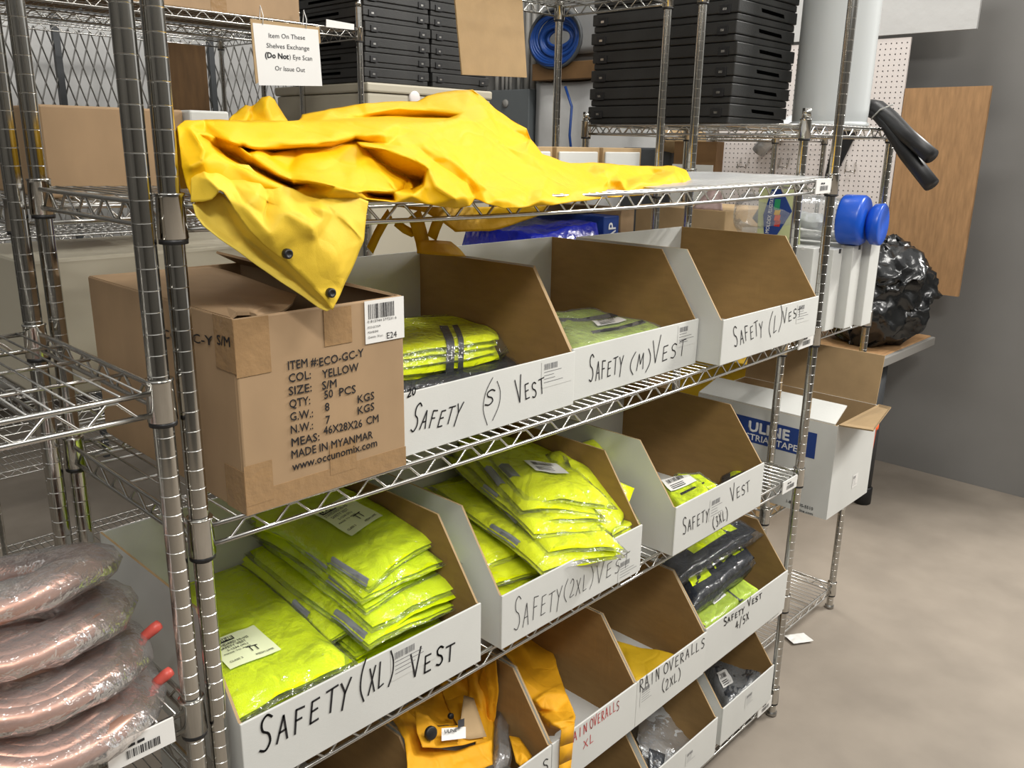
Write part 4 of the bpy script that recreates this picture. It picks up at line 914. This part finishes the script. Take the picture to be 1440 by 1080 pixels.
# ------------------------------------------------------------ black cases
def case(x0, x1, y0, y1, z, label, group, k, long_='x'):
    h = .057; t = thing('equipment_case', ((x0+x1)/2, (y0+y1)/2, z), label, 'case', group); j = (k*37 % 7-3)*.0012
    x0 += j; x1 += j; y0 -= j*.7; y1 -= j*.7
    MB().box((x0+.004, y0+.004, z), (x1-.004, y1-.004, z+h*.36), 'black_case').obj('case_base', t, bevel=.004)
    MB().box((x0, y0, z+h*.37), (x1, y1, z+h), 'black_case').obj('case_lid', t, bevel=.003)
    if long_ == 'y':      # long side faces -x : latches there, handle slot in the short side facing -y
        lp = [((x0, y0+.045), (0, 1)), ((x0, y1-.045), (0, 1))]; hx0, hx1 = x0+(x1-x0)*.36, x0+(x1-x0)*.76
        hd = MB().prism([(hx0, y0-.0012, z+h*.80), (hx0+.004, y0-.0012, z+h*.62), (hx1, y0-.0012, z+h*.56), (hx1-.006, y0-.0012, z+h*.74)], (0, .004, 0), 'hole')
    else:
        lp = [((x0+.045, y0), (1, 0)), ((x1-.045, y0), (1, 0))]; hy0, hy1 = y0+(y1-y0)*.3, y0+(y1-y0)*.7
        hd = MB().prism([(x0-.0012, hy0, z+h*.80), (x0-.0012, hy0, z+h*.6), (x0-.0012, hy1, z+h*.6), (x0-.0012, hy1, z+h*.78)], (.004, 0, 0), 'hole')
    hd.m = [0]*len(hd.m); hd.mats = ['slot_black']
    hd.obj('handle_slot', t)
    for (px, py), (dx, dy) in lp:
        e = .018; n = (-.004, 0) if dy else (0, -.004)
        lt = MB().box((min(px-dx*e, px+dx*e, px+n[0]), min(py-dy*e, py+dy*e, py+n[1]), z+h*.34), (max(px-dx*e, px+dx*e), max(py-dy*e, py+dy*e), z+h*.78), 'black').obj('latch', t, bevel=.001)
        q = MB(); s_ = .006
        q.box((px+n[0]*1.2-dx*s_-.0003, py+n[1]*1.2-dy*s_-.0003, z+h*.5), (px+n[0]*1.2+dx*s_+.0003, py+n[1]*1.2+dy*s_+.0003, z+h*.62), 'chrome_wire'); q.obj('rivet', lt)
    return t
xr = HY(1112, 120, .417).x
for k in range(8):
    pos = 'lowest' if k == 0 else ('second from the bottom' if k == 1 else ('third from the bottom', 'fourth from the bottom', 'fifth from the bottom', 'sixth from the bottom', 'seventh from the bottom', 'highest, out of frame')[k-2])
    case(1.95, xr, .417, .965, 1.7765+.0585*k, f'flat black case in the stack on the short rack, {pos}', 'black cases stacked on the short rack', k, 'y')
zt = HY(522, 115, 2.02).z
XE = HY(688, 120, 2.03).x; cw = (XE-1.80)/2
fz = thing('cabinet', (2.3, 2.4, 0), 'cream coloured chest cabinet under the left stacks of black cases', 'cabinet')
# (stands in the gap right of the sign rack)
MB().box((1.80, 2.02, 0), (XE, 2.72, zt-.012-.03), 'cream').obj('body', fz, bevel=.01)
MB().box((1.795, 2.012, zt-.04), (XE+.005, 2.73, zt-.002), 'cream').obj('lid', fz, bevel=.008)
p = HY(585, 138, 2.005); MB().lathe([(.030, 0), (.030, .008), (.022, .012), (.001, .012)], (p.x, 2.02, p.z), 'peg', 24, ax=(0, -1, 0)).obj('round_badge', fz)
for c_ in range(2):
    for k in range(9):
        case(1.80+cw*c_, 1.80+cw*c_+cw-.008, 2.03, 2.59, zt+.0585*k, f"flat black case in the {'left' if c_ == 0 else 'right'} stack on the cream cabinet, {['lowest','second','third','fourth','fifth','sixth','seventh','eighth','ninth'][k]} from below", 'black cases stacked on the cream cabinet', k+c_*3, 'x')
# translucent plastic cylinder beside them
ct = HX(1166, 168, 2.36); dr = thing('plastic_drum', (ct.x, ct.y, 1.7765), 'tall frosted white plastic drum standing beside the black cases', 'drum')
MB().lathe([(.112, 0), (.116, .006), (.118, .05), (.118, .62), (.12, .64), (.12, .66), (.11, .665), (.0, .665)], (ct.x, ct.y, 1.7765), 'frost', 48).obj('wall', dr)
MB().lathe([(.122, 0), (.124, .004), (.122, .012), (.118, .014)], (ct.x, ct.y, 1.7765), 'frost', 48).obj('bottom_rim', dr)

# ------------------------------------------------------------ short rack contents
def flapbox(): pass
tx0, ty0, tz0 = 1.965, -.020, .607; tx1, ty1, tz1 = 2.275, .46, HX(1172, 598, 1.965).z
tb = thing('carton', ((tx0+tx1)/2, .2, tz0), 'open white carton with a blue ULINE INDUSTRIAL TAPE panel, one flap sticking out', 'box', None); T = .004
MB().box((tx0, ty0, tz0), (tx0+T, ty1, tz1), 'white_board', mts=[None, 'kraft_pale', None, 'kraft_pale', None, None]).obj('side_panel', tb)
MB().box((tx1-T, ty0, tz0), (tx1, ty1, tz1), 'white_board', mts=[None, None, None, None, None, 'kraft_pale']).obj('side_panel', tb)
MB().box((tx0+T, ty0, tz0), (tx1-T, ty0+T, tz1), 'white_board', mts=[None, None, None, None, 'kraft_pale', None]).obj('front_panel', tb)
MB().box((tx0+T, ty1-T, tz0), (tx1-T, ty1, tz1), 'white_board', mts=[None, None, 'kraft_pale', None, None, None]).obj('back_panel', tb)
MB().box((tx0+T, ty0+T, tz0), (tx1-T, ty1-T, tz0+T), 'white_board').obj('bottom_panel', tb)
f = MB(); f.prism([(tx0+.002, ty0+.01, tz1), (tx0+.002, ty1, tz1), (tx0+.10, ty1-.01, tz1+.035), (tx0+.10, ty0+.02, tz1+.035)], (0, 0, .004), 'white_board', 'kraft_pale'); f.obj('top_flap', tb)
f = MB(); a, b = HY(1253, 574, -.135), HY(1228, 607, -.165); f.prism([(tx0+.004, ty0, tz1), (tx1, ty0, tz1), a, b], (0, 0, .004), 'kraft_pale'); f.obj('top_flap', tb)
f = MB(); f.prism([(tx1, ty0+.01, tz1), (tx1, ty1, tz1), (tx1+.02, ty1, tz1+.16), (tx1+.02, ty0+.01, tz1+.16)], (.004, 0, 0), 'kraft_pale'); f.obj('top_flap', tb)
xx = tx0-.0007; A = lambda u, v: HX(u, v, xx)
pn = MB(); yr = A(1150, 605).y; pa, pb, pc, pd = A(1151, 604), A(1148, 640), A(1040, 622), A(1040, 588)
z1_, z0_ = (A(1151, 604).z+A(1040, 589).z)/2, (A(1148, 641).z+A(1060, 628).z)/2
pn.add([(xx, yr, z0_), (xx, ty1-.02, z0_), (xx, ty1-.02, z1_), (xx, yr, z1_)], [(0, 1, 2, 3)], 'blue_print'); l = pn.obj('printed_panel', tb)
Hh = z1_-z0_
ptext(l, [('ULINE', (xx, A(1052, 611).y, z0_+Hh*.45), (xx, A(1109, 617).y, z0_+Hh*.45), Vector((0, 0, Hh*.40)))], (-1, 0, 0), 'white_print', bold=.05)
zz = z0_+Hh*.10; ptext(l, [('INDUSTRIAL TAPE', (xx, A(1018, 620).y, zz), (xx, A(1121, 632).y, zz), Vector((0, 0, Hh*.25)))], (-1, 0, 0), 'white_print', bold=.02)
ptext(tb, [('1-800-295-5510', (xx, A(1105, 713).y, A(1140, 717).z), (xx, A(1143, 718).y, A(1140, 717).z), Vector((0, 0, .010))), ('uline.com', (xx, A(1120, 722).y, A(1140, 724).z), (xx, A(1143, 723).y, A(1140, 724).z), Vector((0, 0, .009)))], (-1, 0, 0), 'ink', bold=.02)
sticker(tb, (tx0+.17, ty0-.0005, tz0+.10), (1, 0, 0), (0, 0, 1), (0, -1, 0), .04, .045)
oc = thing('orange_cup', HX(1203, 655, 2.40), 'bright orange plastic cup tucked beside the open white carton', 'cup')
p = HX(1204, 655, 2.42); MB().lathe([(.030, 0), (.037, .005), (.040, .03), (.044, .035), (.046, .10), (.05, .17), (.055, .175), (.055, .19), (.045, .19)], (p.x, p.y, .607), 'orange', 24).obj('cup_body', oc)
MB().lathe([(.012, .0), (.010, .20), (.006, .34)], (p.x+.02, p.y+.03, .65), 'red', 12).obj('handle', oc)
for k, (x, y, w, hh, l) in enumerate(((2.02, .15, .066, .262, 'nearest, its broad face towards the bins'), (2.105, .125, .066, .255, 'second from the left'), (2.19, .10, .068, .262, 'third from the left'), (2.275, .08, .075, .29, 'nearest the rack post'))):
    t = thing('white_carton', (x+w/2, y+.15, 1.157), f'tall white carton overhanging the short rack, {l}', 'box', 'white cartons on the short rack')
    MB().box((x, y-.01, 1.157), (x+w, y+.34, 1.157+hh), 'white_board').obj('carton_body', t, bevel=.002)
    MB().box((x+w*.55, y-.0112, 1.157+hh-.014), (x+w*.75, y-.0098, 1.157+hh-.001), 'ink').obj('printed_mark', t)
    MB().box((x-.0006, y+.02, 1.157+hh-.006), (x+w, y+.03, 1.157+hh+.0006), 'paper').obj('flap_seam', t)
p = HX(1200, 306, 2.40); jr = thing('jar', (p.x, p.y, p.z-.07), 'clear plastic jar with a blue screw lid lying on the white cartons', 'jar')
ax = Vector((.10, -1, 0)).normalized(); zc = 1.157+.29+.0775
cc0 = Vector((2.20, .135, 1.157+.262+.078))
MB().lathe([(.060, .34), (.068, .33), (.070, .30), (.070, .06), (.064, .04), (.064, .0)], cc0+ax*.0, 'film_jar', 40, ax=-ax, cap=False).obj('jar_body', jr)
MB().lathe([(.074, -.005), (.076, .0), (.076, .055), (.070, .064), (.0, .064)], cc0, 'blue', 40, ax=ax).obj('lid', jr)
MB().lathe([(.050, .064), (.062, .075), (.064, .10), (.060, .103), (.0, .098)], cc0+Vector((.04, 0, -.012)), 'blue', 40, ax=ax).obj('lid_spout', jr)
packet('crumpled silvery film inside the clear jar', 'film', (cc0+Vector((-.045, .05, .01)), cc0+Vector((.04, .05, .01)), cc0+Vector((.04, .29, .01)), cc0+Vector((-.045, .29, .01))), .04, 'silver_bag', 1, bag=None, seed=120, name='crumpled_film', wr=.008, wave=18)
# plug display packet hanging left of the jar
pk = thing('blister_pack', HX(1095, 300, 2.2), 'blue diamond-shaped pack printed with rainbow lettering, beside the jar', 'package')
X_ = 2.12; D = lambda u, v: HX(u, v, X_)
MB().prism([D(1068,262), D(1124,258), D(1124,345), D(1064,345)], (.006, 0, 0), 'pack_pale').obj('card', pk)
MB().prism([D(1086,266), D(1100,266), D(1114,297), D(1093,330), D(1075,330), D(1074,302)], (-.003, 0, 0), 'blue_print').obj('printed_diamond', pk)
X_ = 2.1165
ptext(pk, [('MOLDEX', D(1081, 328), D(1085, 303), (D(1076, 327)-D(1081, 328))), ('PLUGSTATION', D(1085, 300), D(1090, 270), (D(1080, 299)-D(1085, 300)))], (-1, 0, 0), 'white_print', bold=.02)
mb = MB()
for k, (c_, a, b) in enumerate((('red', 318, 310), ('orange', 310, 302), ('raincoat', 302, 295), ('green_print', 295, 280))):
    mb.add([D(1088, a), D(1096, a+1), D(1098, b), D(1090, b)], [(0, 1, 2, 3)], c_)
mb.obj('rainbow_print', pk)
tag(MB().box((2.15, .52, 1.157), (2.50, .89, 1.50), 'kraft_pale').obj('brown_carton', bevel=.003), 'wide brown carton behind the bins, its top just above them', 'box')
cloth_panel('plastic_bag', 'small clear bag with something pink leaning on the brown carton', (2.16, .66, 1.50), (2.16, .54, 1.50), (2.18, .56, 1.56), (2.18, .59, 1.585), 'pink_bag', .008, 6, 5, 'bag', 10)
tag(MB().tube([HX(1118, 172, 4.0), HX(1098, 184, 4.0), HX(1080, 196, 4.0), HX(1066, 214, 4.0)], [.044, .046, .046, .038], 'silver_bag', 14).obj('wrapped_hose'), 'film-wrapped grey hose end in front of the pegboard', 'hose')
tag(MB().prism([HX(1178, 172, 4.04), HX(1212, 172, 4.04), HX(1182, 232, 4.04), HX(1168, 256, 4.04), HX(1158, 256, 4.04)], (.008, 0, 0), 'black').obj('black_strap'), 'wide black strap hanging diagonally before the pegboard', 'strap')
for (a, lb_) in ((0, 'thick black hose tied with white cord near the drum, upper one'), (1, 'thick black hose tied with white cord at the right edge, lower one')):
    h = thing('rubber_hose', HX(1240, 170, 2.5), lb_, 'hose', 'black hoses by the rack corner'); o = a*.04
    MB().tube([HX(1224, 150+a*4, 2.52), HX(1236, 152+a*8, 2.50), HX(1252, 165+a*14, 2.46), HX(1275, 190+a*26, 2.40), HX(1310, 220+a*40, 2.36)], .024, 'black', 14).obj('hose', h)
    MB().tube([HX(1226, 166, 2.47), HX(1238, 154, 2.45), HX(1256, 147, 2.42)], .0025, 'paper', 6).obj('white_cord', h)

ln = MB(); vs = []; nx, ny = 50, 16
for j in range(ny+1):
    for i in range(nx+1):
        x = .98+.77*i/nx; y = .0+.425*j/ny; t_ = x/L1
        vs.append((x, y, 1.6365-.010*4*t_*(1-t_)+.004*abs(noise.noise(Vector((x*5, y*9, 2))))+.002*abs(noise.noise(Vector((x*26, y*3, 1))))))
ln.add(vs, [(j*(nx+1)+i, j*(nx+1)+i+1, (j+1)*(nx+1)+i+1, (j+1)*(nx+1)+i) for j in range(ny) for i in range(nx)], 'liner', True)
tag(ln.obj('shelf_liner'), 'whitish plastic liner sheet on the top shelf right of the raincoat', 'sheet')
# ------------------------------------------------------------ rack B contents (back to back with the main rack)
for k in range(3):
    x0 = HY(742+58*k, 215, .575).x
    x0 = 1.16+.205*k; zt_ = HY(880, 208, .575).z
    t = thing('file_box', (x0+.1, .7, 1.602), ('white box with brown edges behind the raincoat tail, leftmost of three', 'white box with brown edges behind the raincoat tail, middle of three', 'white box with brown edges behind the raincoat tail, rightmost of three')[k], 'box', 'white boxes behind the raincoat')
    MB().box((x0, .60, 1.602), (x0+.188, .93, zt_), 'kraft_pale').obj('box_body', t, bevel=.002)
    MB().box((x0+.006, .594, 1.604), (x0+.175, .60, zt_-.012), 'white_board').obj('front_face', t, bevel=.003)
q = HY(775, 310, .66)
packet('shiny blue plastic wrapped pack behind the bins under the top shelf', 'package', (Vector((1.27, .60, 1.45)), Vector((1.60, .60, 1.48)), Vector((1.60, .90, 1.48)), Vector((1.27, .90, 1.47))), .12, 'blue_wrap', 1, bag=None, seed=130, name='wrapped_pack', wr=.006, wave=14)
tag(MB().box((1.20, .60, 1.252), (1.60, .90, 1.32), 'white_board').obj('flat_carton', bevel=.002), 'flat white carton beneath the blue wrapped pack', 'box')
t = thing('navy_box', (1.65, .7, 1.252), 'navy blue box lettered TAP, seen behind the bins', 'box')
MB().box((1.615, .62, 1.252), (1.69, .90, 1.50), 'blue_print').obj('box_body', t, bevel=.003)
ptext(t, [('TAP', (1.672, .6192, 1.40), (1.672, .6192, 1.48), Vector((-.035, 0, 0)))], (0, -1, 0), 'white_print', bold=.02)
tag(MB().box((1.70, .62, 1.252), (1.768, .93, 1.52), 'kraft_box').obj('brown_carton', bevel=.003), 'small brown carton next to the navy box behind the bins', 'box')
tag(MB().box((HY(266,156,.62).x, .62, 1.602), (HY(322,156,.62).x, .92, HY(300,156,.62).z), 'white_board').obj('white_carton', bevel=.004), 'white carton behind the left end of the raincoat', 'box')
tag(MB().box((.08, .64, 1.602), (HY(264,156,.62).x, .92, HY(300,156,.62).z), 'kraft_box').obj('brown_carton', bevel=.004), 'brown carton behind the left end of the raincoat', 'box')
tag(MB().box((.02, .62, 1.252), (.52, .93, 1.50), 'cream').obj('cream_box', bevel=.006), 'cream box behind the strap hanging under the top shelf', 'box')
tag(MB().box((.56, .62, 1.252), (.94, .93, 1.40), 'cream').obj('cream_box', bevel=.006), 'low cream box behind the hanging yellow hem', 'box')
# hanging cardboard and sign
hc = thing('hanging_cardboard', (.97, .52, 2.1), 'blank brown cardboard sheet hanging from above in front of the grey panel', 'sign')
c0, c1, c2, c3 = HY(636,-44,.515), HY(732,-44,.515), HY(741,109,.515), HY(650,105,.515)
MB().prism([c0, c1, c2, c3], (0, .004, 0), 'kraft_pale').obj('card', hc)
for u in (655, 728):
    p = HY(u, -40, .513); MB().tube([p, p+Vector((0, -.004, .03)), p+Vector((0, .03, .05)), p+Vector((0, .035, .0)), p], .001, 'paper', 5).obj('twist_tie', hc)
sg = thing('paper_sign', HY(405, 80, 1.99), 'white paper sign on cardboard reading Item On These Shelves Exchange (Do Not) Eye Scan', 'sign')
P_ = lambda u, v: HY(u, v, 1.985)
MB().prism([P_(352,26), P_(449,38), P_(451,60), P_(360,118)], (0, .004, 0), 'kraft_pale').obj('backing_card', sg)
MB().prism([P_(355,32), P_(447,42), P_(453,121), P_(364,120)], (0, -.001, 0), 'paper').obj('paper_sheet', sg)
def up(a, h_): return Vector((0, 0, h_))
B_ = lambda u, v: HY(u, v, 1.9835)
ptext(sg, [('Item On These', B_(378,53), B_(429,56), up(0,.0165)), ('Shelves Exchange', B_(375,67), B_(435,71), up(0,.0165)), (') Eye Scan', B_(407,83), B_(439,85.5), up(0,.0165)), ('Or Issue Out', B_(387,99), B_(429,101.5), up(0,.0165))], (0, -1, 0), 'ink')
ptext(sg, [('(Do Not', B_(373,81), B_(406,83.5), up(0,.019))], (0, -1, 0), 'ink', bold=.05)
for u, v in ((369, 26), (430, 32)):
    p = B_(u, v); MB().tube([p+Vector((0, 0, -.02)), p+Vector((0, -.006, .01)), p+Vector((0, .01, .045)), p+Vector((0, .02, .0)), p+Vector((0, 0, -.02))], .0016, 'paper', 5).obj('twist_tie', sg)
mb = MB().prism([HY(459,27,1.986), HY(498,34,1.986), HY(498,42,1.986), HY(459,38,1.986)], (0, .003, 0), 'paper'); mb.obj('label_holder', rackC)
for k, (x0, x1, l) in enumerate(((.45, .82, 'brown carton on top of the sign rack, left one'), (.84, 1.50, 'wide brown carton on top of the sign rack'))):
    t = thing('brown_carton', ((x0+x1)/2, 2.2, 2.139), l, 'box', 'cartons above the sign')
    MB().box((x0, 2.03, 2.139), (x1, 2.40, 2.44), 'kraft_box').obj('carton_body', t, bevel=.004)
    MB().box(((x0+x1)/2-.03, 2.0292, 2.14), ((x0+x1)/2+.03, 2.0304, 2.4395), 'tape').obj('packing_tape', t)
tag(MB().box((HY(238,100,3.05).x, 3.05, 1.203), (HY(291,100,3.05).x, 3.07, HY(260,62,3.05).z), 'wood_dark').obj('plywood_board'), 'brown plywood board standing behind the sign rack', 'board')
# expanded-metal partition
cg = thing('mesh_partition', (2.0, 3.7, 0), 'dark expanded-metal mesh partition at the back left', 'partition')
mb = MB(); x0, x1, z0, z1 = .4, 3.6, .6, 2.3; dx, dz = .052, .085
nx, nz = int((x1-x0)/dx), int((z1-z0)/dz)
for i in range(nx):
    for s_ in (1, -1):
        pts = []
        for j in range(nz+1): pts.append((x0+i*dx+((j % 2)*dx*.5)*s_, 3.7, z0+j*dz))
        mb.tube(pts, .004, 'zinc', 4)
o = mb.obj('expanded_mesh', cg); o['kind'] = 'stuff'
for x in (.4, 1.2, 2.0, 2.8, 3.6): MB().box((x-.015, 3.69, 0), (x+.015, 3.72, 2.35), 'dark_grey').obj('frame_post', cg)
MB().box((.4, 3.69, 2.3), (3.6, 3.72, 2.34), 'dark_grey').obj('frame_rail', cg); MB().box((.4, 3.69, .57), (3.6, 3.72, .61), 'dark_grey').obj('frame_rail', cg)
MB().box((.4, 3.69, 1.70), (3.6, 3.71, 1.73), 'dark_grey').obj('frame_rail', cg)
cloth_panel('plastic_sheet', 'bright plastic sheeting behind the mesh partition', (.2, 4.4, .3), (3.8, 4.4, .3), (3.8, 4.4, 2.6), (.2, 4.4, 2.6), 'white_film', .03, 12, 12, dirn=(0, -1, 0))
tag(MB().lathe([(.02, 0), (.042, .01), (.045, .03), (.045, .12), (.03, .15), (.0, .15)], (HY(205, 150, .72).x, .72, 1.602), 'red', 24).obj('red_canister'), 'red canister glimpsed between the two left posts', 'canister')

# ------------------------------------------------------------ rack R3 contents and workbench
tag(MB().box((3.45, 1.35, 1.202), (3.52, 1.60, 1.735), 'wood_dark').obj('brown_board'), 'olive brown board standing under the far rack shelf', 'board')
tag(MB().box((3.44, 1.36, 1.202), (3.449, 1.60, 1.62), 'white_board').obj('white_card'), 'white card leaning on the olive board', 'card')
tag(MB().box((3.60, 1.72, 0), (3.98, 2.05, 1.70), 'dark_grey').obj('dark_cabinet', bevel=.01), 'dark cabinet beside the left edge of the pegboard', 'cabinet')
packet('tan leather glove lying on the dark cabinet', 'glove', (Vector((3.55, 1.76, 1.80)), Vector((3.55, 1.58, 1.78)), Vector((3.75, 1.58, 1.78)), Vector((3.75, 1.76, 1.80))), .10, 'kraft_pale', 1, bag=None, seed=140, name='leather_glove', wr=.012, wave=14)
wb = thing('workbench', (3.6, 1.3, 0), 'workbench with a brown top and grey metal edge under the pegboard', 'table')
MB().box((3.31, .39, .775), (4.04, 1.70, .812), 'wood').obj('bench_top', wb, bevel=.006)
MB().box((3.295, .375, .765), (3.312, 1.70, .808), 'steel_paint').obj('edge_trim', wb, bevel=.004); MB().box((3.295, .37, .765), (4.04, .392, .808), 'steel_paint').obj('edge_trim', wb, bevel=.004)
for (x, y) in ((3.635, .475), (3.40, 1.6), (3.98, .90), (3.98, 1.6)):
    lg = MB().tube([(x, y, .09), (x, y, .765)], .034, 'dark_grey', 16).obj('leg', wb)
    MB().lathe([(.036, .001), (.042, .004), (.042, .085), (.036, .09)], (x, y, 0), 'black', 18).obj('foot_cap', lg)
tag(MB().lathe([(.20, 0), (.22, .02), (.25, .60), (.27, .61), (.27, .66), (.24, .66), (.22, .62)], (3.78, .86, 0), 'black', 36).obj('trash_can'), 'round black bin under the workbench', 'trash can')
bm_ = bmesh.new(); bmesh.ops.create_icosphere(bm_, subdivisions=5, radius=1)
for v in bm_.verts:
    n = noise.noise_vector(v.co*1.6+Vector((3, 1, 2)))*.22+noise.noise_vector(v.co*4.5)*.12+noise.noise_vector(v.co*10)*.05
    rid = abs(noise.noise(v.co*6))*.12
    v.co = v.co*(1-rid)+n; v.co = Vector((v.co.x*.24, v.co.y*.26, max(v.co.z*.27, -.22)))
me = bpy.data.meshes.new('garbage_bag'); bm_.to_mesh(me); bm_.free(); me.materials.append(M['bag_black'])
for p in me.polygons: p.use_smooth = True
o = bpy.data.objects.new('garbage_bag', me); COL.objects.link(o); o.location = (3.66, .56, 1.036); tag(o, 'crumpled shiny black garbage bag on the workbench end', 'bag')
t = thing('product_box', (3.5, .9, .813), 'small yellow and black printed box inside brown card on the workbench', 'box')
MB().box((3.42, .76, .813), (3.56, .90, .96), 'lime_dull').obj('box_body', t, bevel=.002)
MB().box((3.418, .80, .82), (3.42, .84, .93), 'ink').obj('dark_print', t); MB().box((3.418, .77, .82), (3.42, .795, .90), 'paper').obj('printed_label', t)
tag(MB().box((3.36, .905, .813), (3.62, .925, 1.0), 'kraft_pale').obj('brown_card'), 'upright brown card beside the small printed box', 'card')
tag(MB().box((3.35, 1.0, .813), (3.55, 1.18, .819), 'paper').obj('paper_stack'), 'white papers lying on the workbench', 'paper')
tag(MB().box((3.0, .72, 0), (3.28, 1.5, .70), 'kraft_pale').obj('brown_carton', bevel=.003), 'tall brown carton in front of the workbench, behind the white tape carton', 'box')
tag(MB().box((2.30, .47, .607), (2.50, .80, .95), 'overall_y').obj('yellow_bin', bevel=.004), 'yellow plastic bin behind the SAFETY (3XL) bin', 'bin')
# scrap of paper on the floor
q = HZ(1123, 899, .004); mb = MB(); n = 6; vs = []
for j in range(n+1):
    for i in range(n+1):
        a, b = (i/n-.5)*.085, (j/n-.5)*.05; vs.append(q+Vector((a*.8+b*.5, b-a*.5, .004+.006*abs(noise.noise(Vector((a*40, b*40, 1)))))))
mb.add(vs, [(j*(n+1)+i, j*(n+1)+i+1, (j+1)*(n+1)+i+1, (j+1)*(n+1)+i) for j in range(n) for i in range(n)], 'paper'); tag(mb.obj('paper_scrap'), 'scrap of white paper lying on the concrete floor', 'paper')

# ------------------------------------------------------------ left rack contents
for k, (z, l) in enumerate(((1.0, 'lowest'), (1.04, 'second from below'), (1.08, 'third from below'), (1.12, 'topmost'))):
    t = thing('wire_coil', (-.18, .14, z-.02), f'copper-coloured wire coil wrapped in film at the far left, {l}', 'coil', 'wrapped wire coils on the left rack'); c0 = Vector((-.190-.006*k, .115+.016*k, z+.01*k)); tl = Vector((.15-.05*k, .1*k, 1)).normalized()
    a = tl.orthogonal().normalized(); b = tl.cross(a)
    for m_ in range(3):
        r = .135-.022*m_
        MB().tube([c0+(a*math.cos(t_*math.pi/16)+b*math.sin(t_*math.pi/16))*r+tl*.006*math.sin(t_*.9) for t_ in range(32)], .014, 'copper', 8, closed=True).obj('wire_loop', t)
    mb = MB(); vs = []; fs = []
    for i in range(33):
        for j in range(12):
            th_, ph = i*math.pi/16, j*math.pi/6; rr = .112+.048*math.cos(ph); q = c0+(a*math.cos(th_)+b*math.sin(th_))*rr+tl*.024*math.sin(ph)
            vs.append(q+noise.noise_vector(q*45)*.006)
    fs = [(i*12+j, i*12+(j+1) % 12, (i+1)*12+(j+1) % 12, (i+1)*12+j) for i in range(32) for j in range(12)]
    mb.add(vs, fs, 'pink_film', True); mb.obj('film_wrap', t)
    if k in (0, 2):
        e = HY(236, 945, .06) if k == 0 else HY(220, 880, .09)
        MB().lathe([(.001, 0), (.007, .002), (.008, .02), (.007, .028), (.001, .03)], e-Vector((.02, 0, .01)), 'coral', 12, ax=(.6, -.3, .5)).obj('red_end_cap', t)
t = thing('white_carton', (-.2, .25, 1.0), 'plain white carton on the left rack under its upper shelf', 'box')
MB().box((-.60, .30, .985), (-.36, .42, 1.24), 'white_board').obj('carton_body', t, bevel=.003)
